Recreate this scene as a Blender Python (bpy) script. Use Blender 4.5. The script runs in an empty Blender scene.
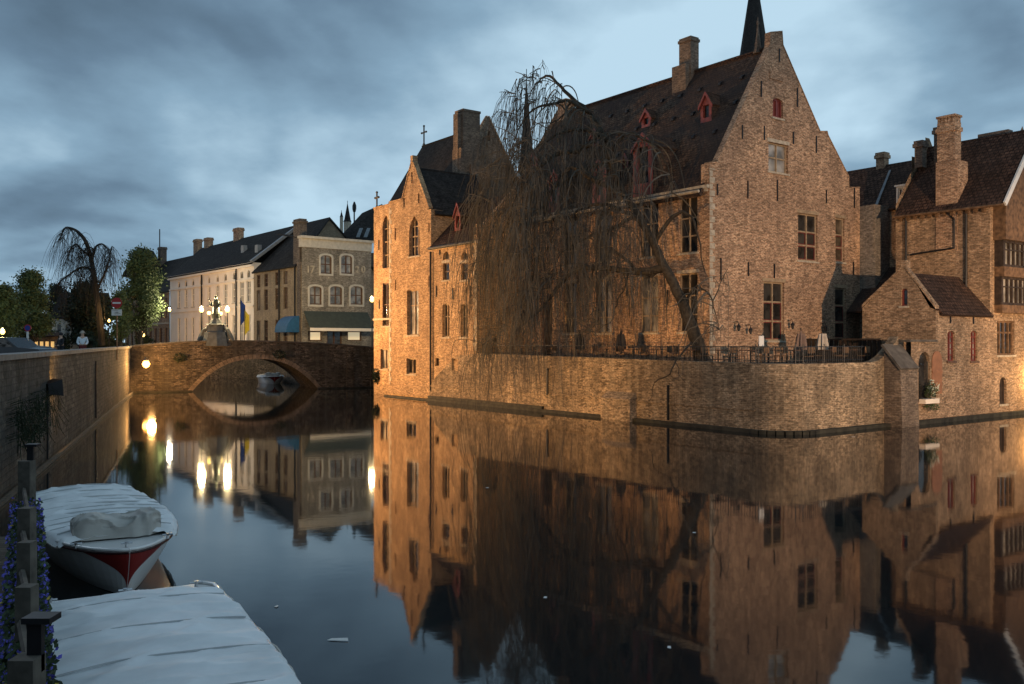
import bpy, math, random
from mathutils import Vector, geometry, noise as mnoise
random.seed(7)
R = math.radians
sc = bpy.context.scene
COL = sc.collection
# ------------------------------------------------------------------ camera
FPX, EYE, CX, CY = 900.0, 4.2, 512.0, 342.0
cd = bpy.data.cameras.new('camera'); cam = bpy.data.objects.new('camera', cd); COL.objects.link(cam)
cam.location = (0, 0, EYE); cam.rotation_euler = (R(90), 0, 0)
cd.sensor_width = 36; cd.lens = 36 * FPX / 1024; cd.clip_end = 3000; cd.clip_start = .1
sc.camera = cam
sc.view_settings.view_transform = 'Standard'; sc.view_settings.look = 'None'
sc.view_settings.exposure = .45; sc.view_settings.gamma = 1; sc.view_settings.use_curve_mapping = False
# ------------------------------------------------------------------ world: dusk overcast
world = bpy.data.worlds.new('World'); sc.world = world; world.use_nodes = True
nt = world.node_tree; N = nt.nodes; Lk = nt.links; N.clear()
def nn(t, **k):
    n = N.new(t)
    for a, b in k.items(): setattr(n, a, b)
    return n
wo = nn('ShaderNodeOutputWorld'); bg = nn('ShaderNodeBackground'); Lk.new(bg.outputs[0], wo.inputs[0])
tc = nn('ShaderNodeTexCoord'); sep = nn('ShaderNodeSeparateXYZ'); Lk.new(tc.outputs['Generated'], sep.inputs[0])
def m_(op, a, b=None, c=None):
    n = nn('ShaderNodeMath', operation=op)
    for i, x in enumerate((a, b, c)):
        if x is None: continue
        if isinstance(x, (int, float)): n.inputs[i].default_value = x
        else: Lk.new(x, n.inputs[i])
    return n.outputs[0]
zc = m_('MAXIMUM', sep.outputs[2], 0.0)
den = m_('ADD', zc, .22)
cxn = m_('DIVIDE', sep.outputs[0], den); cyn = m_('DIVIDE', sep.outputs[1], den)
cmb = nn('ShaderNodeCombineXYZ'); Lk.new(cxn, cmb.inputs[0]); Lk.new(cyn, cmb.inputs[1])
mp = nn('ShaderNodeMapping'); Lk.new(cmb.outputs[0], mp.inputs[0])
mp.inputs['Location'].default_value = (5.3, 0.7, 0.0); mp.inputs['Scale'].default_value = (.75, .62, 1); mp.inputs['Rotation'].default_value = (0, 0, R(12))
n1 = nn('ShaderNodeTexNoise'); n1.inputs['Scale'].default_value = 1.35; n1.inputs['Detail'].default_value = 4; n1.inputs['Roughness'].default_value = .45; n1.inputs['Distortion'].default_value = .6
Lk.new(mp.outputs[0], n1.inputs['Vector'])
n2 = nn('ShaderNodeTexNoise'); n2.inputs['Scale'].default_value = 4.2; n2.inputs['Detail'].default_value = 6; n2.inputs['Roughness'].default_value = .55
Lk.new(mp.outputs[0], n2.inputs['Vector'])
cl = m_('ADD', m_('MULTIPLY', n1.outputs['Fac'], .80), m_('MULTIPLY', n2.outputs['Fac'], .22))
# brighter low in the sky towards the left and towards the right, as cloud breaks
left = m_('MULTIPLY', m_('MAXIMUM', m_('SUBTRACT', .30, zc), 0.0), .62)
right = m_('MULTIPLY', m_('MAXIMUM', sep.outputs[0], -.2), .16)
bank = m_('MULTIPLY', m_('MINIMUM', m_('MAXIMUM', m_('SUBTRACT', zc, .20), 0.0), .12), m_('MINIMUM', m_('MAXIMUM', m_('SUBTRACT', .12, sep.outputs[0]), 0.0), .4))
cl = m_('SUBTRACT', m_('ADD', m_('ADD', cl, left), right), m_('MULTIPLY', bank, 3.2))
rp = nn('ShaderNodeValToRGB'); Lk.new(cl, rp.inputs[0])
els = rp.color_ramp.elements
els[0].position = .34; els[0].color = (.050, .080, .112, 1)
els[1].position = .68; els[1].color = (.36, .50, .60, 1)
e = els.new(.46); e.color = (.10, .160, .225, 1)
e = els.new(.56); e.color = (.175, .275, .365, 1)
sky = nn('ShaderNodeTexSky', sky_type='NISHITA'); sky.sun_disc = False
sky.sun_elevation = R(1.0); sky.sun_rotation = R(215); sky.ozone_density = 3
sm = nn('ShaderNodeMix', data_type='RGBA', blend_type='MIX'); sm.inputs[0].default_value = .93
skm = nn('ShaderNodeVectorMath', operation='SCALE'); Lk.new(sky.outputs[0], skm.inputs[0]); skm.inputs['Scale'].default_value = .12
Lk.new(skm.outputs[0], sm.inputs[6]); Lk.new(rp.outputs[0], sm.inputs[7])
Lk.new(sm.outputs[2], bg.inputs[0]); bg.inputs[1].default_value = 1.1
# the last of the daylight through the overcast
sd = bpy.data.lights.new('sun', 'SUN'); sd.energy = .5; sd.angle = R(35); sd.color = (.75, .86, 1)
so = bpy.data.objects.new('sun', sd); COL.objects.link(so); so.rotation_euler = Vector((.72, -.55, -.42)).to_track_quat('-Z', 'Y').to_euler()

# ------------------------------------------------------------------ materials
def newmat(name):
    m = bpy.data.materials.new(name); m.use_nodes = True
    return m, m.node_tree, m.node_tree.nodes, m.node_tree.links, m.node_tree.nodes['Principled BSDF']
def c4(c): return (c[0], c[1], c[2], 1)
def plain(name, c, rough=.7, metal=0, var=.25, scale=3.0, bump=.15, spec=.3):
    m, t, n, l, p = newmat(name)
    o = n.new('ShaderNodeTexCoord'); z = n.new('ShaderNodeTexNoise'); z.inputs['Scale'].default_value = scale; z.inputs['Detail'].default_value = 5
    l.new(o.outputs['Object'], z.inputs['Vector'])
    r = n.new('ShaderNodeValToRGB'); l.new(z.outputs['Fac'], r.inputs[0])
    r.color_ramp.elements[0].position = .3; r.color_ramp.elements[1].position = .7
    r.color_ramp.elements[0].color = c4([x * (1 - var) for x in c]); r.color_ramp.elements[1].color = c4([min(1, x * (1 + var)) for x in c])
    l.new(r.outputs[0], p.inputs['Base Color'])
    p.inputs['Roughness'].default_value = rough; p.inputs['Metallic'].default_value = metal; p.inputs['Specular IOR Level'].default_value = spec
    if bump:
        b = n.new('ShaderNodeBump'); b.inputs['Strength'].default_value = bump; b.inputs['Distance'].default_value = .02
        l.new(z.outputs['Fac'], b.inputs['Height']); l.new(b.outputs[0], p.inputs['Normal'])
    return m
def brick(name, a, b, mortar, bw=.25, bh=.085, ms=.014, mot=.45, dark=(.05, .045, .04), darkf=.35, streak=0, seed=0, bump=.5, spec=.2):
    m, t, n, l, p = newmat(name)
    o = n.new('ShaderNodeTexCoord')
    br = n.new('ShaderNodeTexBrick'); l.new(o.outputs['UV'], br.inputs['Vector'])
    br.inputs['Color1'].default_value = c4(a); br.inputs['Color2'].default_value = c4(b); br.inputs['Mortar'].default_value = c4(mortar)
    br.inputs['Scale'].default_value = 1; br.inputs['Brick Width'].default_value = bw; br.inputs['Row Height'].default_value = bh; br.inputs['Mortar Size'].default_value = ms
    br.inputs['Mortar Smooth'].default_value = .3
    def noise(sc_, det, vec='Object', mapsc=None):
        z = n.new('ShaderNodeTexNoise'); z.inputs['Scale'].default_value = sc_; z.inputs['Detail'].default_value = det; z.inputs['Roughness'].default_value = .62
        mpn = n.new('ShaderNodeMapping'); l.new(o.outputs[vec], mpn.inputs[0]); mpn.inputs['Location'].default_value = (seed * 3.7, seed * 1.3, seed)
        if mapsc: mpn.inputs['Scale'].default_value = mapsc
        l.new(mpn.outputs[0], z.inputs['Vector']); return z
    def mixc(fac, c1, c2, bt='MIX'):
        x = n.new('ShaderNodeMix'); x.data_type = 'RGBA'; x.blend_type = bt
        for i, v in ((0, fac), (6, c1), (7, c2)):
            if isinstance(v, (int, float)): x.inputs[i].default_value = v
            elif isinstance(v, tuple): x.inputs[i].default_value = v
            else: l.new(v, x.inputs[i])
        return x.outputs[2]
    def ramp(src, p0, c0, p1, c1):
        r = n.new('ShaderNodeValToRGB'); l.new(src, r.inputs[0]); e = r.color_ramp.elements
        e[0].position = p0; e[0].color = c0; e[1].position = p1; e[1].color = c1; return r.outputs[0]
    big = noise(.45, 6); mid = noise(9, 6); big2 = noise(1.1, 4, 'UV', (1.6, .5, 1))
    # single odd bricks
    vm = n.new('ShaderNodeMapping'); l.new(o.outputs['UV'], vm.inputs[0]); vm.inputs['Scale'].default_value = (1 / bw, 1 / bh, 1)
    wn = n.new('ShaderNodeTexVoronoi'); wn.inputs['Scale'].default_value = 1.25; l.new(vm.outputs[0], wn.inputs['Vector'])
    ws = n.new('ShaderNodeSeparateColor'); l.new(wn.outputs['Color'], ws.inputs[0])
    one = ramp(ws.outputs[0], 0, (1 - mot, 1 - mot, 1 - mot, 1), 1, (1 + mot, 1 + mot, 1 + mot, 1))
    col = mixc(1.0, br.outputs['Color'], one, 'MULTIPLY')
    col = mixc(1.0, col, ramp(mid.outputs['Fac'], .3, (1 - mot * .8,) * 3 + (1,), .7, (1 + mot * .8,) * 3 + (1,)), 'MULTIPLY')
    col = mixc(1.0, col, ramp(big2.outputs['Fac'], .35, (.82, .80, .78, 1), .65, (1.16, 1.14, 1.10, 1)), 'MULTIPLY')
    dk = ramp(big.outputs['Fac'], .42, (darkf,) * 3 + (1,), .62, (0, 0, 0, 1))
    col = mixc(dk, col, c4(dark))
    if streak:
        st = noise(1.0, 6, 'UV', (2.4, .22, 1)); sk = ramp(st.outputs['Fac'], .45, (0, 0, 0, 1), .66, (streak,) * 3 + (1,))
        col = mixc(sk, col, c4([min(1, x * 2.1) for x in mortar]))
        st2 = noise(1.3, 6, 'UV', (1.5, .16, 1)); sk2 = ramp(st2.outputs['Fac'], .5, (0, 0, 0, 1), .7, (streak,) * 3 + (1,))
        col = mixc(sk2, col, c4(dark))
    l.new(col, p.inputs['Base Color']); p.inputs['Roughness'].default_value = .92; p.inputs['Specular IOR Level'].default_value = spec
    bb = n.new('ShaderNodeBump'); bb.inputs['Strength'].default_value = bump; bb.inputs['Distance'].default_value = .02; bb.invert = True
    l.new(br.outputs['Fac'], bb.inputs['Height'])
    b2 = n.new('ShaderNodeBump'); b2.inputs['Strength'].default_value = bump; b2.inputs['Distance'].default_value = .05
    l.new(mid.outputs['Fac'], b2.inputs['Height']); l.new(bb.outputs[0], b2.inputs['Normal']); l.new(b2.outputs[0], p.inputs['Normal'])
    return m
def emis(name, c, s):
    m, t, n, l, p = newmat(name)
    p.inputs['Base Color'].default_value = c4(c); p.inputs['Emission Color'].default_value = c4(c); p.inputs['Emission Strength'].default_value = s
    return m
def glass(name, c, rough=.06):
    m, t, n, l, p = newmat(name)
    o = n.new('ShaderNodeTexCoord'); z = n.new('ShaderNodeTexNoise'); z.inputs['Scale'].default_value = 1.1
    l.new(o.outputs['Object'], z.inputs['Vector'])
    r = n.new('ShaderNodeValToRGB'); l.new(z.outputs['Fac'], r.inputs[0])
    r.color_ramp.elements[0].position = .4; r.color_ramp.elements[1].position = .65
    r.color_ramp.elements[0].color = c4([x * .35 for x in c]); r.color_ramp.elements[1].color = c4(c)
    l.new(r.outputs[0], p.inputs['Base Color']); p.inputs['Roughness'].default_value = rough; p.inputs['IOR'].default_value = 1.5
    z2 = n.new('ShaderNodeTexNoise'); z2.inputs['Scale'].default_value = 5; l.new(o.outputs['Object'], z2.inputs['Vector'])
    b = n.new('ShaderNodeBump'); b.inputs['Strength'].default_value = .12; b.inputs['Distance'].default_value = .05
    l.new(z2.outputs['Fac'], b.inputs['Height']); l.new(b.outputs[0], p.inputs['Normal'])
    return m
M = {}
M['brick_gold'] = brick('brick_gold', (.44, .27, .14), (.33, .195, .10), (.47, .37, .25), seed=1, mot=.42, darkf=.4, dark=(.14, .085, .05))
M['brick_red'] = brick('brick_red', (.40, .23, .14), (.30, .17, .10), (.45, .36, .26), seed=2, mot=.5, darkf=.35, dark=(.12, .075, .055))
M['brick_terrace'] = brick('brick_terrace', (.33, .225, .14), (.22, .15, .095), (.38, .31, .22), seed=3, mot=.55, darkf=.6, dark=(.065, .05, .035), streak=.12)
M['brick_brown'] = brick('brick_brown', (.34, .215, .13), (.26, .16, .10), (.35, .28, .20), seed=4, mot=.45, darkf=.35, dark=(.10, .07, .045))
M['brick_sooty_shade'] = brick('brick_sooty_shade', (.20, .145, .105), (.14, .105, .08), (.20, .17, .14), seed=15, mot=.4, darkf=.5, dark=(.07, .055, .045))
M['brick_dark'] = brick('brick_dark', (.15, .11, .09), (.10, .08, .07), (.17, .15, .13), seed=5, mot=.4, darkf=.4)
M['brick_grey'] = brick('brick_grey', (.30, .255, .21), (.22, .19, .155), (.2, .19, .17), seed=6, mot=.35, darkf=.3)
M['quay'] = brick('quay', (.125, .11, .09), (.085, .076, .066), (.06, .055, .05), bw=.45, bh=.2, ms=.02, seed=7, mot=.55, darkf=.7, dark=(.032, .03, .026), streak=.4, bump=.8)
M['bridge'] = brick('bridge', (.16, .125, .09), (.10, .08, .062), (.07, .06, .05), bw=.36, bh=.15, ms=.022, seed=8, mot=.7, darkf=.75, dark=(.05, .042, .03), streak=.3, bump=.8)
M['tiles'] = brick('tiles', (.115, .076, .056), (.082, .057, .044), (.04, .030, .025), bw=.26, bh=.2, ms=.02, mot=.35, darkf=.8, dark=(.045, .036, .034), seed=9, bump=.9, spec=.04)
M['tiles_red'] = brick('tiles_red', (.105, .062, .045), (.075, .046, .035), (.03, .02, .018), bw=.28, bh=.26, ms=.03, mot=.4, darkf=.5, dark=(.035, .028, .025), seed=10, bump=1, spec=.04)
M['slate'] = brick('slate', (.050, .044, .041), (.036, .033, .032), (.02, .019, .018), bw=.3, bh=.2, mot=.3, darkf=.3, dark=(.02, .02, .022), seed=11, bump=.5, spec=.04)
M['frame_stone'] = plain('frame_stone', (.30, .22, .14), .85, var=.3, scale=5)
M['stone'] = plain('stone', (.40, .34, .26), .85, var=.3, scale=5)
M['stone_dark'] = plain('stone_dark', (.10, .085, .07), .9, var=.45, scale=2, bump=.4)
M['footing'] = plain('footing', (.030, .028, .02), .8, var=.6, scale=2.5, bump=.5)
M['coping'] = plain('coping', (.15, .15, .145), .75, var=.3, scale=2.5)
M['cream'] = plain('cream', (.78, .68, .57), .85, var=.07, scale=.8, bump=.05)
M['sandwall'] = brick('sandwall', (.30, .23, .15), (.25, .19, .13), (.28, .22, .16), seed=12, mot=.2, darkf=.3, dark=(.14, .11, .08))
M['glass'] = glass('glass', (.05, .045, .04))
M['glass_pale'] = glass('glass_pale', (.34, .32, .29), .2)
M['glass_mid'] = glass('glass_mid', (.17, .13, .09), .12)
M['red_paint'] = plain('red_paint', (.15, .032, .026), .5, var=.3)
M['white_paint'] = plain('white_paint', (.66, .64, .60), .5, var=.1)
M['brown_paint'] = plain('brown_paint', (.10, .05, .03), .6, var=.3)
M['shutter_orange'] = plain('shutter_orange', (.27, .12, .06), .6, var=.2)
M['timber'] = plain('timber', (.13, .075, .04), .8, var=.5, scale=4)
M['timber_dark'] = plain('timber_dark', (.035, .024, .018), .8, var=.5, scale=4)
M['iron'] = plain('iron', (.018, .018, .02), .5, metal=.3, var=.2)
M['lead'] = plain('lead', (.19, .20, .21), .6, var=.2)
M['ground'] = brick('ground_mat', (.10, .095, .09), (.075, .07, .068), (.05, .05, .048), bw=.2, bh=.12, seed=13, mot=.3, darkf=.3)
M['bark'] = plain('bark', (.045, .036, .026), .95, var=.45, scale=6, bump=.8)
M['twig'] = plain('twig', (.085, .076, .062), .9, var=.5, scale=1.2, bump=0)
M['twig_dark'] = plain('twig_dark', (.02, .02, .018), .9, var=.4, scale=1.2, bump=0)
M['leaf'] = plain('leaf', (.052, .072, .024), .7, var=.55, scale=1.4, bump=0)
M['leaf_dark'] = plain('leaf_dark', (.022, .032, .016), .8, var=.6, scale=1.2, bump=0)
M['leaf_garland'] = plain('leaf_garland', (.030, .048, .020), .6, var=.6, scale=25, bump=0)
M['flower_blue'] = plain('flower_blue', (.11, .10, .46), .6, var=.5, scale=20, bump=0)
M['flower_yellow'] = plain('flower_yellow', (.50, .40, .06), .6, var=.3, scale=20, bump=0)
M['flower_white'] = plain('flower_white', (.62, .66, .50), .6, var=.3, scale=9, bump=0)
M['canvas'] = plain('canvas', (.72, .735, .74), .8, var=.13, scale=1.3, bump=.15)
M['canvas_grey'] = plain('canvas_grey', (.43, .41, .375), .85, var=.14, scale=3, bump=.3)
M['seam_shade'] = plain('seam_shade', (.42, .44, .45), .8, var=.1)
M['surround'] = plain('surround', (.46, .42, .36), .8, var=.15)
M['gelcoat'] = plain('gelcoat', (.72, .71, .69), .22, var=.05, scale=2, bump=.02, spec=.5)
M['boat_red'] = plain('boat_red', (.24, .022, .018), .3, var=.12, scale=3, bump=.02, spec=.5)
M['boat_keel'] = plain('boat_keel', (.03, .008, .008), .5, var=.3)
M['wood_grey'] = plain('wood_grey', (.085, .074, .06), .9, var=.4, scale=7, bump=.5)
M['plank'] = brick('plank', (.115, .10, .085), (.09, .08, .068), (.02, .018, .015), bw=3.0, bh=.14, ms=.012, seed=14, mot=.2, darkf=.3)
M['steel'] = plain('steel', (.45, .45, .46), .3, metal=.9, var=.1)
M['green_awning'] = plain('green_awning', (.045, .052, .042), .85, var=.15)
M['blue_awning'] = plain('blue_awning', (.018, .085, .19), .8, var=.15)
M['bronze'] = plain('bronze', (.06, .075, .06), .6, var=.4, scale=6, bump=.4)
M['bluestone'] = plain('bluestone', (.10, .11, .11), .8, var=.3, scale=3, bump=.3)
M['bulb'] = emis('bulb', (1, .68, .30), 55)
M['bulb_globe'] = emis('bulb_globe', (1, .70, .20), 3.2)
M['flood_face'] = emis('flood_face', (1, .52, .14), 220)
M['shop_light'] = emis('shop_light', (.75, .62, .40), .42)
M['warm_window'] = emis('warm_window', (1, .62, .22), .45)
M['skin'] = plain('skin', (.50, .32, .23), .6, var=.1)
M['shirt_white'] = plain('shirt_white', (.62, .66, .70), .8, var=.1)
M['cloth_dark'] = plain('cloth_dark', (.025, .025, .03), .9, var=.2)
M['cloth_red'] = plain('cloth_red', (.14, .03, .03), .9, var=.2)
M['cloth_taupe'] = plain('cloth_taupe', (.17, .12, .10), .9, var=.2)
M['cloth_cream'] = plain('cloth_cream', (.42, .37, .31), .9, var=.2)
M['sign_red'] = plain('sign_red', (.34, .02, .02), .5, var=.05)
M['sign_blue'] = plain('sign_blue', (.02, .04, .22), .5, var=.05)
M['flag_blue'] = plain('flag_blue', (.02, .05, .22), .9, var=.1)
M['flag_yellow'] = plain('flag_yellow', (.60, .46, .05), .9, var=.1)
M['car_dark'] = plain('car_dark', (.03, .034, .04), .25, var=.1, bump=0, spec=.5)
M['rust_post'] = plain('rust_post', (.26, .13, .06), .7, var=.2)
def leafmat(m):   # leaves let some light through
    p = m.node_tree.nodes['Principled BSDF']; p.inputs['Transmission Weight'].default_value = 0
# water
m, t, n, l, p = newmat('canal_water'); M['water'] = m
p.inputs['Base Color'].default_value = (.008, .011, .012, 1); p.inputs['Roughness'].default_value = .042; p.inputs['IOR'].default_value = 1.62
o = n.new('ShaderNodeTexCoord')
z = n.new('ShaderNodeTexNoise'); z.inputs['Scale'].default_value = .55; z.inputs['Detail'].default_value = 3; l.new(o.outputs['Object'], z.inputs['Vector'])
z2 = n.new('ShaderNodeTexNoise'); z2.inputs['Scale'].default_value = 3.2; z2.inputs['Detail'].default_value = 3; l.new(o.outputs['Object'], z2.inputs['Vector'])
b = n.new('ShaderNodeBump'); b.inputs['Strength'].default_value = .05; b.inputs['Distance'].default_value = .05; l.new(z.outputs['Fac'], b.inputs['Height'])
b2 = n.new('ShaderNodeBump'); b2.inputs['Strength'].default_value = .03; b2.inputs['Distance'].default_value = .02; l.new(z2.outputs['Fac'], b2.inputs['Height'])
l.new(b.outputs[0], b2.inputs['Normal']); l.new(b2.outputs[0], p.inputs['Normal'])

# ------------------------------------------------------------------ mesh helpers
class MB:
    def __init__(s): s.v = []; s.f = []
    def add(s, vs, fs):
        k = len(s.v); s.v += [Vector(x) for x in vs]; s.f += [tuple(i + k for i in q) for q in fs]
    def quad(s, a, b, c, d): s.add([a, b, c, d], [(0, 1, 2, 3)])
    def hexa(s, p):   # p: 4 bottom ccw, 4 top
        s.add(p, [(3, 2, 1, 0), (4, 5, 6, 7), (0, 1, 5, 4), (1, 2, 6, 5), (2, 3, 7, 6), (3, 0, 4, 7)])
    def box(s, x0, x1, y0, y1, z0, z1):
        s.hexa([(x0, y0, z0), (x1, y0, z0), (x1, y1, z0), (x0, y1, z0), (x0, y0, z1), (x1, y0, z1), (x1, y1, z1), (x0, y1, z1)])
    def fbox(s, fr, s0, s1, w0, w1, z0, z1):
        a = [fr.pt(s0, w0, 0), fr.pt(s1, w0, 0), fr.pt(s1, w1, 0), fr.pt(s0, w1, 0)]
        if (a[1] - a[0]).cross(a[2] - a[1]).z < 0: a = a[::-1]
        s.hexa([(q.x, q.y, z0) for q in a] + [(q.x, q.y, z1) for q in a])
    def slab(s, pts, th):  # planar polygon with thickness downward along its normal
        P = [Vector(q) for q in pts]; nrm = (P[1] - P[0]).cross(P[2] - P[0]).normalized()
        if nrm.z < 0: P = P[::-1]; nrm = -nrm
        k = len(P); Q = [q - nrm * th for q in P]
        s.add(P + Q, [tuple(range(k)), tuple(range(2 * k - 1, k - 1, -1))] + [(i, i + k, (i + 1) % k + k, (i + 1) % k) for i in range(k)])
    def prism(s, pts, vec):
        P = [Vector(q) for q in pts]; vec = Vector(vec); k = len(P)
        s.add(P + [q + vec for q in P], [tuple(range(k))[::-1], tuple(range(k, 2 * k))] + [(i, (i + 1) % k, (i + 1) % k + k, i + k) for i in range(k)])
    def tube(s, pts, rad, seg=6, cap=True):
        P = [Vector(q) for q in pts]; k = len(P)
        if not isinstance(rad, (list, tuple)): rad = [rad] * k
        base = len(s.v); prev = None
        for i, q in enumerate(P):
            d = (P[min(i + 1, k - 1)] - P[max(i - 1, 0)])
            d = d.normalized() if d.length > 1e-9 else Vector((0, 0, 1))
            if prev is None: x = d.orthogonal().normalized()
            else:
                x = prev - d * prev.dot(d); x = x.normalized() if x.length > 1e-6 else d.orthogonal().normalized()
            prev = x; y = d.cross(x)
            for j in range(seg):
                a = 2 * math.pi * j / seg; s.v.append(q + (x * math.cos(a) + y * math.sin(a)) * rad[i])
        for i in range(k - 1):
            for j in range(seg):
                a = base + i * seg + j; b = base + i * seg + (j + 1) % seg; s.f.append((a, b, b + seg, a + seg))
        if cap: s.f.append(tuple(base + j for j in range(seg))[::-1]); s.f.append(tuple(base + (k - 1) * seg + j for j in range(seg)))
    def lathe(s, c, prof, seg=12, rot=0):
        c = Vector(c); base = len(s.v)
        for r, z in prof:
            for j in range(seg):
                a = rot + 2 * math.pi * j / seg; s.v.append(c + Vector((r * math.cos(a), r * math.sin(a), z)))
        for i in range(len(prof) - 1):
            for j in range(seg):
                a = base + i * seg + j; b = base + i * seg + (j + 1) % seg; s.f.append((a, b, b + seg, a + seg))
        s.f.append(tuple(base + j for j in range(seg))[::-1]); s.f.append(tuple(base + (len(prof) - 1) * seg + j for j in range(seg)))
    def poly(s, O, A, B, outer, holes, depth=0, inw=None):
        """planar polygon with holes; O + a*A + b*B; holes get reveals of given depth along inw"""
        pts = []; edges = []
        for loop in [outer] + holes:
            k = len(pts); pts += [Vector(q) for q in loop]; edges += [(k + i, k + (i + 1) % len(loop)) for i in range(len(loop))]
        vo, eo, fo, *_ = geometry.delaunay_2d_cdt(pts, edges, [], 0, 1e-5)
        def inside(p, lp):
            r = False; j = len(lp) - 1
            for i in range(len(lp)):
                xi, yi = lp[i]; xj, yj = lp[j]
                if (yi > p.y) != (yj > p.y) and p.x < (xj - xi) * (p.y - yi) / (yj - yi) + xi: r = not r
                j = i
            return r
        W = [O + A * q.x + B * q.y for q in vo]; nrm = A.cross(B); F = []
        for f in fo:
            c = sum((vo[i] for i in f), Vector((0, 0))) / len(f)
            if not inside(c, outer) or any(inside(c, h) for h in holes): continue
            f = tuple(f)
            if (W[f[1]] - W[f[0]]).cross(W[f[2]] - W[f[0]]).dot(nrm) < 0: f = f[::-1]
            F.append(f)
        s.add(W, F)
        if depth:
            for h in holes:
                for i in range(len(h)):
                    a = O + A * h[i][0] + B * h[i][1]; b = O + A * h[(i + 1) % len(h)][0] + B * h[(i + 1) % len(h)][1]
                    s.quad(a, b, b + inw * depth, a + inw * depth)
    def build(s, name, mat, parent=None, smooth=False, loc=None):
        base = Vector((0, 0, 0))
        if parent is not None:
            base = Vector(parent['_base'])
        elif loc is not None: base = Vector(loc)
        me = bpy.data.meshes.new(name); me.from_pydata([tuple(q - base) for q in s.v], [], s.f); me.update()
        uv = me.uv_layers.new(name='UVMap')
        Z = Vector((0, 0, 1)); vs = me.vertices
        for pl in me.polygons:
            nr = pl.normal
            if abs(nr.z) > .97: h = Vector((1, 0, 0)); v = Vector((0, 1, 0))
            else: h = Z.cross(nr).normalized(); v = nr.cross(h)
            for li in pl.loop_indices:
                q = vs[me.loops[li].vertex_index].co + base; uv.data[li].uv = (q.dot(h), q.dot(v))
            pl.use_smooth = smooth
        me.materials.append(mat)
        ob = bpy.data.objects.new(name, me); COL.objects.link(ob); ob['_base'] = tuple(base)
        if parent is not None: ob.parent = parent
        else: ob.location = base
        return ob
def tag(o, label=None, cat=None, group=None, kind=None):
    if label: o['label'] = label
    if cat: o['category'] = cat
    if group: o['group'] = group
    if kind: o['kind'] = kind
    return o
def thing(name, loc, label, cat, group=None):
    o = bpy.data.objects.new(name, None); COL.objects.link(o); o.location = loc; o.empty_display_size = .3; o['_base'] = tuple(loc)
    return tag(o, label, cat, group)
KIDS = {}
def copy_tree(o, parent=None):
    c = o.copy(); COL.objects.link(c)
    if parent is not None: c.parent = parent
    for ch in [x for x in COL.objects if x.parent == o]: copy_tree(ch, c)
    return c
class Frame:
    def __init__(s, O, u, v): s.O = Vector((O[0], O[1], 0)); s.u = Vector((u[0], u[1], 0)).normalized(); s.v = Vector((v[0], v[1], 0)).normalized()
    def pt(s, a, w, z=0): q = s.O + s.u * a + s.v * w; return Vector((q.x, q.y, z))
    def s_at(s, px, w):
        k = (px - CX) / FPX; b = s.O + s.v * w; return (k * b.y - b.x) / (s.u.x - k * s.u.y)
    def w_at(s, px, a):
        k = (px - CX) / FPX; b = s.O + s.u * a; return (k * b.y - b.x) / (s.v.x - k * s.v.y)
    def z_at(s, py, a, w): return EYE - (py - CY) / FPX * s.pt(a, w).y
FB = Frame((-9.57, 70), (.594, -.804), (.804, .594))
FL = Frame((-21.5, 92), (-.62, .785), (.785, .62))
def P3(px, py, Y): return Vector(((px - CX) / FPX * Y, Y, EYE - (py - CY) / FPX * Y))

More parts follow.
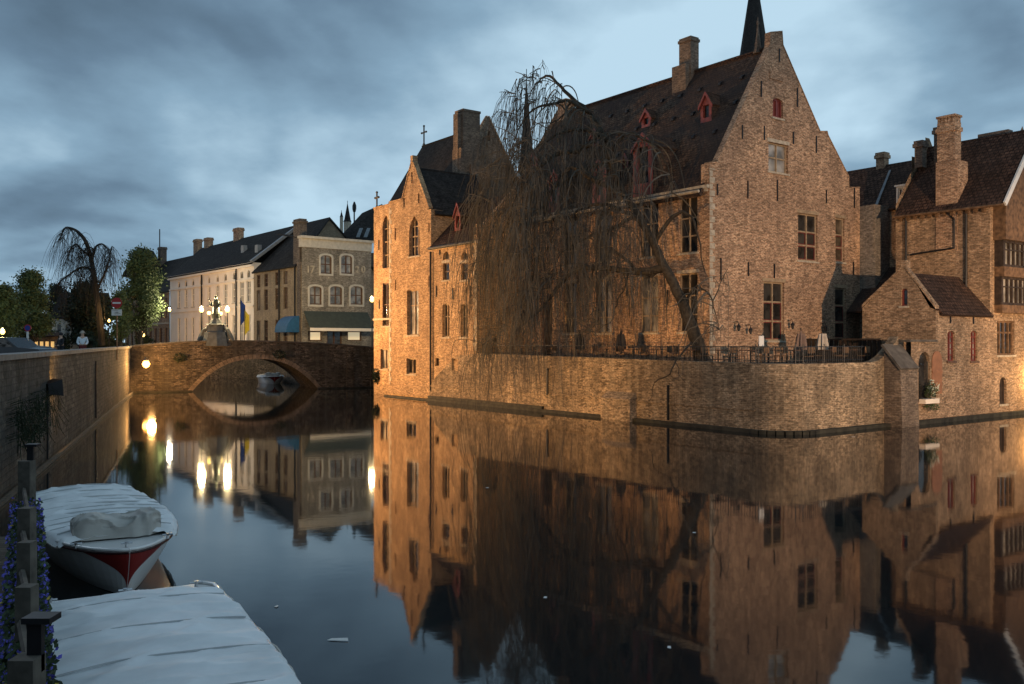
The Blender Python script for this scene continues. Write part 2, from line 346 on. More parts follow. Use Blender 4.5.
# ---- a facade: wall plane seen from outside, P0 left, P1 right; a = metres from P0
class Facade:
    def __init__(s, P0, P1):
        s.O = Vector((P0[0], P0[1], 0)); d = Vector((P1[0] - P0[0], P1[1] - P0[1], 0)); s.len = d.length; s.A = d.normalized()
        s.B = Vector((0, 0, 1)); s.inw = Vector((-s.A.y, s.A.x, 0)); s.holes = []
    def a_at(s, px):
        k = (px - CX) / FPX; return (k * s.O.y - s.O.x) / (s.A.x - k * s.A.y)
    def z_at(s, py, a): return EYE - (py - CY) / FPX * (s.O.y + s.A.y * a)
    def P(s, a, z, d=0): return s.O + s.A * a + s.inw * d + Vector((0, 0, z))
    def box(s, mb, a0, a1, z0, z1, d0, d1):
        mb.hexa([s.P(a0, z0, d0), s.P(a1, z0, d0), s.P(a1, z0, d1), s.P(a0, z0, d1), s.P(a0, z1, d0), s.P(a1, z1, d0), s.P(a1, z1, d1), s.P(a0, z1, d1)])
    def rect(s, a0, a1, z0, z1, arch=None):
        if a0 > a1: a0, a1 = a1, a0
        if z0 > z1: z0, z1 = z1, z0
        w = a1 - a0; c = (a0 + a1) / 2
        if arch is None: return [(a0, z0), (a1, z0), (a1, z1), (a0, z1)]
        L = [(a0, z0), (a1, z0)]; rise = {'seg': w * .18, 'round': w * .5, 'gothic': w * .75}[arch]; rise = min(rise, (z1 - z0) * .6); zs = z1 - rise
        for i in range(0, 11):
            x = 1 - i / 5
            if arch == 'gothic': y = (1 - abs(x)) ** .55 * rise
            else: y = math.sqrt(max(0, 1 - x * x)) * rise
            L.append((c + x * w / 2, zs + y))
        return L
    def window(s, parent, a0, a1, z0, z1, arch=None, nv=1, nh=1, frame='white_paint', pane='glass', bar=.06, depth=.2, sill='stone', lintel=None, name='window', th=None, casement=None):
        if frame == 'stone': frame = 'frame_stone'; bar = min(bar, .075); depth = max(depth, .24)
        if a0 > a1: a0, a1 = a1, a0
        if z0 > z1: z0, z1 = z1, z0
        s.holes.append(s.rect(a0, a1, z0, z1, arch)); mb = MB(); d0 = depth - .08; d1 = depth
        s.box(mb, a0 + .002, a0 + bar, z0, z1, d0, d1); s.box(mb, a1 - bar, a1 - .002, z0, z1, d0, d1)
        s.box(mb, a0 + bar, a1 - bar, z0 + .002, z0 + bar, d0, d1); s.box(mb, a0 + bar, a1 - bar, z1 - bar, z1 - .002, d0, d1)
        for i in range(nv):
            a = a0 + (a1 - a0) * (i + 1) / (nv + 1); s.box(mb, a - bar * .5, a + bar * .5, z0 + bar, z1 - bar, d0 - .02, d1 - .01)
        ths = th if th is not None else [(j + 1) / (nh + 1) for j in range(nh)]
        for q in ths:
            z = z0 + (z1 - z0) * q; s.box(mb, a0 + bar, a1 - bar, z - bar * .5, z + bar * .5, d0 + .005, d1 - .015)
        fo = mb.build(name, M[frame], parent)
        if casement:
            cm = MB(); xs = [a0 + (a1 - a0) * i / (nv + 1) for i in range(nv + 2)]; zs = [z0] + [z0 + (z1 - z0) * q for q in ths] + [z1]; cb = .05
            for i in range(len(xs) - 1):
                for j in range(len(zs) - 1):
                    if j >= len(zs) - 2 and len(zs) > 2: continue
                    x0, x1, y0, y1 = xs[i] + bar * .55 + (bar * .45 if i == 0 else 0), xs[i + 1] - bar * .55 - (bar * .45 if i == len(xs) - 2 else 0), zs[j] + bar * .55 + (bar * .45 if j == 0 else 0), zs[j + 1] - bar * .55
                    for q in ((x0, x0 + cb, y0, y1), (x1 - cb, x1, y0, y1), (x0 + cb, x1 - cb, y0, y0 + cb), (x0 + cb, x1 - cb, y1 - cb, y1)): s.box(cm, *q, d0 + .02, d1 - .03)
            cm.build('casement', M[casement], fo)
        if pane == 'glass' and random.random() < .3: pane = random.choice(('glass_pale', 'glass_mid'))
        g = MB(); g.quad(s.P(a0, z0, depth - .02), s.P(a1, z0, depth - .02), s.P(a1, z1, depth - .02), s.P(a0, z1, depth - .02)); g.build('pane', M[pane], fo)
        if sill:
            g = MB(); s.box(g, a0 - .1, a1 + .1, z0 - .11, z0 - .003, -.07, depth - .1); g.build('sill', M[sill], fo)
        if lintel:
            g = MB(); s.box(g, a0 - .12, a1 + .12, z1 + .003, z1 + .2, -.03, depth - .1); g.build('lintel', M[lintel], fo)
        return fo
    def wall(s, mb, outline): s.P0_ = outline; mb.poly(s.O, s.A, s.B, outline, s.holes, .32, s.inw)
def pxwin(F, parent, x0, x1, y0, y1, **k):
    a0, a1 = F.a_at(x0), F.a_at(x1); am = (a0 + a1) / 2
    return F.window(parent, a0, a1, F.z_at(y1, am), F.z_at(y0, am), **k)
def anchors(F, parent, lst, hw=.035):
    for x, y0, y1 in lst:
        a = F.a_at(x); mb = MB(); F.box(mb, a - hw, a + hw, F.z_at(y1, a), F.z_at(y0, a), -.06, -.004); mb.build('wall_anchor', M['iron'], parent)
def FF(fr, s0, w0, s1, w1): return Facade(fr.pt(s0, w0), fr.pt(s1, w1))
def quoins(F, parent, a, side, z0, z1, step=.38, mat='stone'):
    mb = MB(); z = z0; i = 0
    while z < z1:
        w = .42 if i % 2 else .24
        F.box(mb, a if side > 0 else a - w, a + w if side > 0 else a, z, min(z + step * .86, z1), -.025, .02); z += step; i += 1
    mb.build('quoins', M[mat], parent)
def chimney(parent, fr, s0, s1, w0, w1, z0, z1, mat, base=None, pots=0, cap=True):
    mb = MB(); mb.fbox(fr, s0, s1, w0, w1, z0, z1)
    if base: mb.fbox(fr, s0 - .2, s1 + .2, w0 - .2, w1 + .2, z0, base)
    if cap: mb.fbox(fr, s0 - .09, s1 + .09, w0 - .09, w1 + .09, z1 - .35, z1 - .12); mb.fbox(fr, s0 - .04, s1 + .04, w0 - .04, w1 + .04, z1 - .12 , z1 + .06)
    c = mb.build('chimney', mat, parent)
    for i in range(pots):
        p = fr.pt(s0 + (s1 - s0) * (i + .5) / pots, (w0 + w1) / 2, z1 + .05)
        q = MB(); q.lathe(p, [(.14, 0), (.12, .3), (.15, .34), (.15, .4)], 8); q.build('chimney_pot', M['brick_red'], c)
    return c

# ================================================================== SETTING
wt = MB(); wt.add([(-400, -40, 0), (400, -40, 0), (400, 600, 0), (-400, 600, 0)], [(0, 1, 2, 3)])
tag(wt.build('canal_water', M['water']), kind='structure')
QX = lambda Y: -15.4 - .355 * (Y - 29)          # left quay line
BR0 = Vector((-31.5, 74, 0)); BRD = Vector((.9037, .4281, 0)); BRN = Vector((-.4281, .9037, 0))   # bridge face, direction, backwards
def brp(a, back=0, z=0): q = BR0 + BRD * a + BRN * back; return Vector((q.x, q.y, z))
canal = [(QX(2.6) - .15, 2.6), (QX(74) - .25, 74.1), brp(4.7, .3)[:2], brp(4.7, 7.2)[:2], (-52, 104), (-78, 124), (-66, 134), (-25.6, 98), brp(15.8, 7.2)[:2], brp(15.8, .3)[:2], brp(22, .3)[:2],
         FB.pt(-3.2, 1.2)[:2], FB.pt(.3, .6)[:2], FB.pt(36.3, .6)[:2], FB.pt(36.5, 60)[:2], (75, 60), (42, 30), (26, 2.6)]
canal = [(q[0], q[1]) for q in canal]
g = MB(); ext = [(-900, -60), (900, -60), (900, 1500), (-900, 1500)]
g.poly(Vector((0, 0, 3.0)), Vector((1, 0, 0)), Vector((0, 1, 0)), ext, [canal], 4.5, Vector((0, 0, -1)))
tag(g.build('ground', M['ground']), kind='structure')

# ---------------- left quay wall
q = thing('quay_wall', (QX(40), 40, 0), 'long streaked grey brick quay wall with flat stone coping on the left bank', 'quay wall')
F = Facade((QX(2), 2), (QX(74.5), 74.5)); F.inw = Vector((-abs(F.A.y), F.A.x, 0)) * 1
F.inw = Vector((-F.A.y, F.A.x, 0)); 
mb = MB(); mb.prism([F.P(0, -1), F.P(F.len, -1), F.P(F.len, 3.70), F.P(0, 3.70)], F.inw * .45); mb.build('wall', M['quay'], q)
mb = MB(); F.box(mb, 0, F.len + .1, 3.703, 3.86, -.09, .55); mb.build('coping', M['coping'], q)
mb = MB(); F.box(mb, 0, F.len, -.5, .05, -.30, -.003); mb.build('footing', M['footing'], q)
mb = MB(); F.box(mb, 0, F.len, .053, .16, -.27, -.17); mb.build('fender_beam', M['wood_grey'], q)
mb = MB()
for a in (48.0,): F.box(mb, a, a + .06, .2, 3.2, -.07, -.003)
mb.build('drain_pipe', M['iron'], q)
QF = F
# hanging plant on the quay wall
def leaves(mb, c, rx, ry, rz, n, size, drop=0, shell=.35):
    for _ in range(n):
        while True:
            x, y, z = (random.uniform(-1, 1) for _ in range(3)); r2 = x * x + y * y + z * z
            if shell < 0: x, y, z = (random.gauss(0, .48) for _ in range(3)); break
            if shell < r2 < 1: break
        p = Vector(c) + Vector((x * rx, y * ry, z * rz - drop * random.random()))
        a = Vector((random.gauss(0, 1), random.gauss(0, 1), random.gauss(0, 1))).normalized(); b = a.orthogonal().normalized()
        s = size * random.uniform(.6, 1.4); mb.add([p - a * s * .5, p + b * s * .35, p + a * s * .5, p - b * s * .35], [(0, 1, 2, 3)])
mb = MB()
for i in range(14):
    a = QF.a_at(random.uniform(10, 44)); z = random.uniform(1.3, 2.2)
    leaves(mb, QF.P(a, z, -.15), .3, .3, .32, 60, .08, shell=-1)
for i in range(120):
    a = QF.a_at(random.uniform(4, 48)); z = random.uniform(1.4, 2.6); p = QF.P(a, z, -.03)
    mb.tube([p, p - QF.inw * .3 + Vector((0, 0, .1)), p - QF.inw * .45 + Vector((random.uniform(-.3, .3), 0, -.5))], .008, 3, False)
o = mb.build('wall_shrub', M['leaf_dark']); tag(o, 'dark straggly shrub growing out of the left quay wall under the floodlight', 'shrub')

# ---------------- stone bridge
b = thing('stone_bridge', brp(10, 0, 0), 'low stone arch bridge with humped parapet across the canal', 'bridge')
AC, AR, AH = 10.25, 5.35, 2.72
def top(a):
    return 4.36 - (.0076 if a < 8.2 else .0038) * (a - 8.2) ** 2
bm_ = MB(); arc = [(AC + AR * math.cos(math.pi * i / 24), max(-.0, AH * (1 - abs(math.cos(math.pi * i / 24)) ** 2.4))) for i in range(25)]   # right to left
outer = [(-.6, -1), (AC - AR, -1)] + [(x, z) for x, z in arc[::-1]] + [(AC + AR, -1), (25, -1)] + [(a, top(a) - .12) for a in [25 - i * 1.0 for i in range(26)]] + [(-.6, top(-.3) - .12)]
FBr = Facade(brp(0), brp(25))
bm_.poly(FBr.O, FBr.A, FBr.B, outer, [])
bm_.poly(FBr.O + BRN * 7.3, FBr.A, FBr.B, outer, [])
for i in range(24):
    (x0, z0), (x1, z1) = arc[i], arc[i + 1]; bm_.quad(FBr.P(x0, z0), FBr.P(x0, z0, 7.3), FBr.P(x1, z1, 7.3), FBr.P(x1, z1))
for x in (AC - AR, AC + AR): bm_.quad(FBr.P(x, -1), FBr.P(x, -1, 7.3), FBr.P(x, 0, 7.3), FBr.P(x, 0))
for i in range(25):   # parapet inside and carriageway
    a0, a1 = i, i + 1
    for w0, w1 in ((.38, 6.9),):
        bm_.quad(FBr.P(a0, top(a0) - 1.0, w0), FBr.P(a1, top(a1) - 1.0, w0), FBr.P(a1, top(a1) - 1.0, w1), FBr.P(a0, top(a0) - 1.0, w1))
    for w in (.38, 6.9): bm_.quad(FBr.P(a0, top(a0) - 1.0, w), FBr.P(a1, top(a1) - 1.0, w), FBr.P(a1, top(a1) - .12, w), FBr.P(a0, top(a0) - .12, w))
bm_.build('wall', M['bridge'], b)
for w0, w1 in ((-.07, .45), (6.83, 7.37)):
    mb = MB()
    for i in range(25):
        a0, a1 = i, i + 1
        mb.hexa([FBr.P(a0, top(a0) - .117, w0), FBr.P(a1, top(a1) - .117, w0), FBr.P(a1, top(a1) - .117, w1), FBr.P(a0, top(a0) - .117, w1), FBr.P(a0, top(a0), w0), FBr.P(a1, top(a1), w0), FBr.P(a1, top(a1), w1), FBr.P(a0, top(a0), w1)])
    mb.build('coping', M['stone_dark'], b)
mb = MB()
for i in range(48):
    if i % 1: continue
    t0 = math.pi * (i + .06) / 48; t1 = math.pi * (i + .94) / 48
    def ap(t, k): return (AC + (AR + k) * math.cos(t), (AH + k * .95) * (1 - abs(math.cos(t)) ** 2.4))
    P = [ap(t0, 0), ap(t0, .42), ap(t1, .42), ap(t1, 0)]
    mb.prism([FBr.P(x, z, -.05) for x, z in P], BRN * .12)
mb.build('arch_ring', plain('arch_stone', (.20, .15, .105), .9, var=.4, scale=3, bump=.4), b)
for q in ((0, AC - AR), (AC + AR, 25)): mb = MB(); FBr.box(mb, *q, -.5, .12, -.3, -.003); mb.build('footing', M['footing'], b)
for q in ((20.4, 21.0, 0, 2.2, -.25), (18.2, 18.8, 0, 3.6, -.18)): mb = MB(); FBr.box(mb, *q, -.003); mb.build('buttress', M['bridge'], b)
mb = MB()
for a, z in ((3.9, 2.9), (12.1, 3.1)): leaves(mb, FBr.P(a, z, -.1), .7, .25, .4, 260, .14)
tag(mb.build('wall_plants', M['leaf_dark'], b), kind='stuff')

em = MB()
for A_, B_ in ((brp(15.8, 7.25), Vector((-25.6, 98, 0))), (Vector((-25.6, 98, 0)), Vector((-66, 134, 0))), (Vector((-52, 104, 0)), brp(4.7, 7.25)), (Vector((-78, 124, 0)), Vector((-52, 104, 0)))):
    n_ = Vector(((B_ - A_).y, -(B_ - A_).x, 0)).normalized() * -.12
    em.prism([A_ + n_ + Vector((0, 0, -1)), B_ + n_ + Vector((0, 0, -1)), B_ + n_ + Vector((0, 0, 3.02)), A_ + n_ + Vector((0, 0, 3.02))], -n_ * .9)
tag(em.build('embankment', M['bridge']), kind='structure')
# ---------------- terrace retaining wall
r = thing('retaining_wall', FB.pt(30, 0, 0), 'weathered brick canal wall holding up the restaurant terrace', 'retaining wall')
WT = 3.2
mb = MB(); F = FF(FB, 6.3, -.12, 35.2, -.12); ofs = lambda s: s - 6.3
slope_hole = [F.rect(ofs(FB.s_at(451.5, -.12)), ofs(FB.s_at(458, -.12)), 2.2, 3.05)]
F.holes = slope_hole; sE = 12.5
F.wall(mb, [(0, -1), (28.9, -1), (28.9, WT), (ofs(sE), WT + .25), (ofs(10.2), 3.3), (ofs(8.8), 2.7), (ofs(7.2), 1.75), (0, 1.0)])
for (x, z), (x2, z2) in zip([(28.9, WT), (ofs(sE), WT + .25), (ofs(10.2), 3.3), (ofs(8.8), 2.7), (ofs(7.2), 1.75)], [(ofs(sE), WT + .25), (ofs(10.2), 3.3), (ofs(8.8), 2.7), (ofs(7.2), 1.75), (0, 1.0)]):
    mb.quad(F.P(x, z), F.P(x, z, .7 if x > ofs(sE) - .1 else .11), F.P(x2, z2, .7 if x > ofs(sE) - .1 else .11), F.P(x2, z2))
# rounded corner
cs = [(35.2 + 1.7 * math.sin(t), -.12 + 1.7 - 1.7 * math.cos(t)) for t in [R(90) * i / 8 for i in range(9)]]
def wtop(w): return WT if w < 6.6 else WT + (w - 6.6) ** 2 * .22
path = cs + [(36.9, w) for w in (3, 4.5, 6, 6.6, 7.2, 7.8, 8.4, 9.0)]
for (a, w), (a2, w2) in zip(path[:-1], path[1:]):
    z, z2 = wtop(w), wtop(w2)
    mb.quad(FB.pt(a, w, -1), FB.pt(a2, w2, -1), FB.pt(a2, w2, z2), FB.pt(a, w, z))
    mb.quad(FB.pt(a, w, z), FB.pt(a2, w2, z2), FB.pt(min(a2, 35.2) if w2 < 1.6 else 36.4, max(w2, .5), z2), FB.pt(min(a, 35.2) if w < 1.6 else 36.4, max(w, .5), z))
    if w > 6: mb.quad(FB.pt(36.4, w, 2.9), FB.pt(36.4, w, z), FB.pt(36.4, w2, z2), FB.pt(36.4, w2, 2.9))
mb.build('wall', M['brick_terrace'], r)
pa, pb_ = FB.s_at(601, -.6), FB.s_at(630, -.6)
mb = MB(); mb.fbox(FB, pa, pb_, -.62, -.125, -1, 1.15); mb.slab([FB.pt(pa, -.62, 1.15), FB.pt(pb_, -.62, 1.15), FB.pt(pb_, -.125, 1.5), FB.pt(pa, -.125, 1.5)], .2)
mb.build('pier', M['brick_terrace'], r)
mb = MB(); mb.fbox(FB, 6.3, 35.2, -.42, -.123, -.6, .16); mb.fbox(FB, 6.3, 19.5, -.30, -.124, .163, .34)
prev = None
for (a, w), (a2, w2) in zip(path[:-1], path[1:]):
    d = Vector(((a2 - a), (w2 - w), 0)); d.normalize(); nx, nw = d.y, -d.x
    mb.hexa([FB.pt(a + nx * .35, w + nw * .35, -.6), FB.pt(a2 + nx * .35, w2 + nw * .35, -.6), FB.pt(a2, w2, -.6), FB.pt(a, w, -.6), FB.pt(a + nx * .35, w + nw * .35, .16), FB.pt(a2 + nx * .35, w2 + nw * .35, .16), FB.pt(a2, w2, .16), FB.pt(a, w, .16)])
mb.build('footing', M['footing'], r)
mb = MB(); F.box(mb, 0, 28.9, 1.02, 1.1, -.05, -.003); mb.build('ledge', M['brick_terrace'], r)
mb = MB(); a = F.a_at(548); F.box(mb, a - .06, a + .06, F.z_at(395, a), F.z_at(368, a), -.1, -.003); mb.build('wall_anchor', M['iron'], r)
mb = MB(); a = F.a_at(669); F.box(mb, a - .025, a + .025, .2, 2.0, -.14, -.003); mb.build('mooring_pole', M['iron'], r)
# buttress at right end
bu = thing('stone_buttress', FB.pt(37.3, 9.3, 0), 'tall brick buttress with sloping top at the right end of the terrace wall', 'buttress')
w0, w1 = FB.w_at(903, 37.9), FB.w_at(920, 37.9)
mb = MB(); mb.hexa([FB.pt(36.9, w0, -1), FB.pt(37.9, w0, -1), FB.pt(37.9, w1, -1), FB.pt(36.9, w1, -1), FB.pt(36.9, w0, 4.0), FB.pt(37.75, w0, 2.9), FB.pt(37.75, w1, 2.9), FB.pt(36.9, w1, 4.0)])
mb.build('shaft', M['brick_sooty_shade'], bu)  # darker brick puts the shade of the unlit side into the colour
mb = MB(); mb.slab([FB.pt(36.85, w0 - .08, 4.1), FB.pt(37.85, w0 - .08, 2.9), FB.pt(37.85, w1 + .05, 2.9), FB.pt(36.85, w1 + .05, 4.1)], .12); mb.build('coping', M['stone_dark'], bu)

# ================================================================== BUILDING A (chapel wing at the water)
A = thing('brick_chapel_house', FB.pt(3, 3, 0), 'golden brick gabled house rising from the water, lit orange, with gothic windows', 'house')
wl = MB()
F = FF(FB, -3.45, .5, 0, .5)
k = dict(frame='stone', bar=.1, sill=None)
pxwin(F, A, 382.5, 389.5, 215, 268, arch='gothic', nv=1, nh=3, **k)
pxwin(F, A, 382.5, 389.5, 283, 326, nv=1, nh=1, frame='brown_paint', bar=.09)
pxwin(F, A, 380.5, 388, 349, 369, nv=1, nh=0, frame='stone', bar=.12)
F.wall(wl, [(0, -.6), (3.45, -.6), (3.45, 15.0), (0, 15.0)]); anchors(F, A, [(379, 240, 250), (379.5, 300, 309)])
mb = MB(); F.box(mb, -.06, 3.45, 5.95, 6.1, -.08, -.003); mb.build('ledge', M['stone'], A)
F = FF(FB, 0, 0, 6.27, 0)
pxwin(F, A, 409, 419.5, 216, 256, arch='gothic', nv=2, nh=3, frame='stone', bar=.09, depth=.3)
pxwin(F, A, 407, 418.5, 290, 335, nv=1, nh=2, frame='stone', bar=.11, th=[.66], depth=.3)
pxwin(F, A, 406.5, 416, 358.5, 374, nv=1, nh=0, frame='stone', bar=.1)
for x0, x1, y0, y1 in ((403.3, 404.8, 198, 207), (418, 419.4, 193, 203), (411.2, 412.6, 172, 183), (428.3, 429.6, 223, 232), (394.6, 396, 228, 240), (428.3, 430, 276, 287), (395, 396.2, 280, 290)):
    pxwin(F, A, x0, x1, y0, y1, nv=0, nh=0, frame='brown_paint', bar=.02, sill=None, name='slit_window')
F.wall(wl, [(0, -.6), (6.27, -.6), (6.27, 13.8), (5.9, 13.8), (3.7, 17.6), (3.45, 17.6), (2.15, 15.0), (0, 15.0)])
quoins(F, A, .02, 1, .8, 14.6)
mb = MB(); F.box(mb, -.05, 6.29, -.5, .10, -.40, -.123); mb.build('footing', M['footing'], A)
mb = MB(); F.box(mb, 0, 6.27, .23, .95, -.12, -.003); mb.build('plinth', M['brick_gold'], A)
# block behind: left return, step return, right return
F = FF(FB, -3.45, 9, -3.45, .5); F.wall(wl, [(0, -.6), (8.5, -.6), (8.5, 15), (6.2, 15.), (6.2, 14.5), (0, 14.5)])
wl.quad(FB.pt(0, .5, -.6), FB.pt(0, 0, -.6), FB.pt(0, 0, 15), FB.pt(0, .5, 15))
F = FF(FB, 6.27, 0, 6.27, 6); F.wall(wl, [(0, -.6), (6, -.6), (6, 13.6), (0, 13.8)])
wl.build('wall', M['brick_gold'], A)
mb = MB()   # wall head thickness
mb.fbox(FB, -3.5, 2.15, -.04 + .5, .95, 15.003, 15.12); mb.fbox(FB, 0, 2.15, -.04, .455, 15.003, 15.12)
mb.prism([FB.pt(2.1, -.05, 15.0), FB.pt(3.5, -.05, 17.65), FB.pt(3.5, -.05, 17.8), FB.pt(2.05, -.05, 15.14)], FB.v * .4)
mb.prism([FB.pt(3.68, -.05, 17.65), FB.pt(6.0, -.05, 13.8), FB.pt(6.05, -.05, 13.95), FB.pt(3.68, -.05, 17.8)], FB.v * .4)
mb.fbox(FB, 3.4, 3.75, -.06, .36, 17.6, 18.1)
mb.build('coping', M['brick_gold'], A)
# cross at the wall corner
def cross(parent, p, h):
    mb = MB(); mb.tube([p, p + Vector((0, 0, h))], .07, 6)
    mb.tube([p + Vector((0, 0, h * .66)) - FB.u * h * .2, p + Vector((0, 0, h * .66)) + FB.u * h * .2], .06, 6)
    for q in (p + Vector((0, 0, h * .66)) - FB.u * h * .22, p + Vector((0, 0, h * .66)) + FB.u * h * .22, p + Vector((0, 0, h * 1.0))): mb.lathe(q - Vector((0, 0, .1)), [(.02, 0), (.1, .06), (.1, .14), (.02, .2)], 6)
    mb.lathe(p - Vector((0, 0, .1)), [(.16, 0), (.13, .15), (.05, .3)], 6); mb.build('cross', M['stone_dark'], parent)
cross(A, FB.pt(-3.3, .7, 15.1), 1.25)
# bay roof: ridge along w
rf = MB()
rz = 17.25
rf.slab([FB.pt(3.7, .3, rz), FB.pt(3.7, 5.6, rz), FB.pt(6.5, 5.6, 13.45), FB.pt(6.5, .3, 13.45)], .16)
rf.slab([FB.pt(3.7, .3, rz), FB.pt(3.7, 5.6, rz), FB.pt(1.5, 5.6, 13.6), FB.pt(1.5, .3, 13.6)], .16)
# big roof A2: ridge along s at w=8
rf.slab([FB.pt(-8.27, 8, 22), FB.pt(1.9, 8, 22), FB.pt(1.9, 3.0, 14.1), FB.pt(-8.27, 3.0, 14.1)], .2)
rf.slab([FB.pt(-8.27, 8, 22), FB.pt(1.9, 8, 22), FB.pt(1.9, 13.0, 14.1), FB.pt(-8.27, 13.0, 14.1)], .2)
rf.build('roof', M['slate'], A)
mb = MB(); mb.prism([FB.pt(-3.45, .9, 14.9), FB.pt(2.2, .9, 14.9), FB.pt(2.2, 3.4, 14.9), FB.pt(-3.45, 3.4, 14.9)], (0, 0, .06)); mb.build('gutter_floor', M['lead'], A)
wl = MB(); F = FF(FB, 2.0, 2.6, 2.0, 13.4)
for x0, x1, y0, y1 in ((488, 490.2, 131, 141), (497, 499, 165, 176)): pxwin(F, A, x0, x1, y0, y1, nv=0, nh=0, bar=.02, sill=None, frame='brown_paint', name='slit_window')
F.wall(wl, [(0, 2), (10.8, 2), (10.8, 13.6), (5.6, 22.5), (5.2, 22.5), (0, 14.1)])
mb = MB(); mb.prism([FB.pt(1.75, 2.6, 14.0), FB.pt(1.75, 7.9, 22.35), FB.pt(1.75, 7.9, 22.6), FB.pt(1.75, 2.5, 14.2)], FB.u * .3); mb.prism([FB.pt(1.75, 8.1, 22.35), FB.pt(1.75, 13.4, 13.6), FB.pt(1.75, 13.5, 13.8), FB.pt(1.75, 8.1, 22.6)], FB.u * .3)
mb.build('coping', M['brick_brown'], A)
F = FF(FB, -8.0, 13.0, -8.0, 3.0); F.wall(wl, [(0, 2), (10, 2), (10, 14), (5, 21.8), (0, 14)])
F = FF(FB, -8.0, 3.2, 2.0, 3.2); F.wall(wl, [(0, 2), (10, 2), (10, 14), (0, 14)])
wl.build('gable_wall', M['brick_sooty_shade'], A)
cross(A, FB.pt(-8.1, 8, 22.0), 1.7)
s_ = 2.05; w0 = FB.w_at(459.5, s_ + 1.1); w1 = FB.w_at(480, s_ + 1.1)
mb = MB(); mb.fbox(FB, s_, s_ + 1.1, w0 + .35, w1, 12, FB.z_at(113, s_, w0)); mb.fbox(FB, s_, s_ + 1.25, w0 + .05, w0 + 1.15, 12, FB.z_at(150, s_, w0)); mb.fbox(FB, s_ + .2, s_ + .85, w0, w0 + .4, 12, FB.z_at(115, s_, w0))
mb.fbox(FB, s_ - .05, s_ + 1.15, w0 + .3, w1 + .05, FB.z_at(113, s_, w0), FB.z_at(113, s_, w0) + .18); mb.fbox(FB, s_ + .05, s_ + 1.5, w1 - 1.1, w1 + .6, 11, FB.z_at(166, s_, w0))
mb.build('chimney', M['brick_sooty_shade'], A)
# wing of A
wl = MB(); F = FF(FB, 6.27, 0, 12.17, 0)
for c in (446, 464.2):
    pxwin(F, A, c - 3.2, c + 3.4, 263, 280, nv=0, nh=1, frame='brown_paint', bar=.07, lintel='stone'); pxwin(F, A, c - 3, c + 3.2, 251, 259.5, arch='gothic', nv=0, nh=0, frame='stone', bar=.09, sill=None)
    pxwin(F, A, c - 3.6, c + 3.4, 304, 337, arch='seg', nv=1, nh=2, frame='stone', bar=.09, th=[.62])
pxwin(F, A, 435.3, 439, 358, 366, nv=0, nh=0, frame='brown_paint', bar=.04, sill=None, name='slit_window')
F.wall(wl, [(0, -.6), (5.9, -.6), (5.9, 11.0), (0, 11.0)])
anchors(F, A, [(436.5, 286, 297), (453, 288, 299), (470.5, 286, 297), (440, 250, 255)])
F2 = FF(FB, 12.17, 0, 12.17, 5); F2.wall(wl, [(0, -.6), (5, -.6), (5, 14), (3.3, 14.6), (0, 11.6)])
wl.build('wing_wall', M['brick_gold'], A)
quoins(F, A, 5.88, -1, 3.6, 10.9, .3)
mb = MB(); F.box(mb, 0, 6.0, 10.82, 11.02, -.16, -.003); mb.build('cornice', M['stone'], A)
mb = MB(); mb.slab([FB.pt(6.3, -.22, 10.95), FB.pt(11.9, -.22, 10.95), FB.pt(11.9, 3.4, 14.6), FB.pt(6.3, 3.4, 14.6)], .14); mb.slab([FB.pt(6.3, 3.4, 14.6), FB.pt(11.9, 3.4, 14.6), FB.pt(11.9, 6, 12), FB.pt(6.3, 6, 12)], .14)
mb.build('wing_roof', M['tiles_red'], A)
mb = MB(); mb.fbox(FB, 11.75, 12.2, -.05, .8, 11, 12.1); mb.prism([FB.pt(11.9, .0, 11.2), FB.pt(11.9, 3.3, 14.7), FB.pt(11.9, 3.3, 15.0), FB.pt(11.9, 0, 11.6)], FB.u * .3); mb.build('parapet', M['brick_brown'], A)
mb = MB(); p = FB.pt(6.4, -.12, 0); mb.tube([p + Vector((0, 0, .7)), p + Vector((0, 0, 10.7))], .075, 6); mb.build('drain_pipe', M['iron'], A)
mb = MB(); mb.tube([FB.pt(6.3, -.24, 10.9), FB.pt(12.0, -.24, 10.9)], .09, 6); mb.build('gutter', M['iron'], A)

def dormer(parent, fr, s0, s1, w, zb, ze, zr, back, mat='red_paint', roof='tiles', hole=True):
    F = FF(fr, s0, w, s1, w); L = F.len; mb = MB()
    d = thingless = None
    a0, a1 = L * .24, L * .76; F.holes = []
    if hole: F.holes = [F.rect(a0, a1, zb + (ze - zb) * .25, ze - .05)]
    F.wall(mb, [(0, zb), (L, zb), (L, ze), (L / 2, zr), (0, ze)])
        # bargeboards
    for x0, x1 in ((-.12, L / 2), (L + .12, L / 2)):
        mb.prism([F.P(x0, ze - .1, -.1), F.P(x1, zr + .1, -.1), F.P(x1, zr - .12, -.1), F.P(x0, ze - .3, -.1)], F.inw * .07)
    ob = mb.build('dormer', M[mat], parent)
    g = MB()
    for a in (0, L): g.quad(F.P(a, zb - .1, .01), F.P(a, zb - .1, back), F.P(a, ze, back), F.P(a, ze, .01))
    g.build('cheeks', M[roof], ob)
    if hole: g = MB(); g.quad(F.P(a0, zb, .15), F.P(a1, zb, .15), F.P(a1, ze, .15), F.P(a0, ze, .15)); g.build('pane', M['glass'], ob)
    g = MB(); e = .14
    g.slab([F.P(-e, ze - e * .8, -.08), F.P(L / 2, zr + .08, -.08), F.P(L / 2, zr + .08, back + .8), F.P(-e, ze - e * .8, back)], .07)
    g.slab([F.P(L + e, ze - e * .8, -.08), F.P(L / 2, zr + .08, -.08), F.P(L / 2, zr + .08, back + .8), F.P(L + e, ze - e * .8, back)], .07)
    g.build('dormer_roof', M[roof], ob)
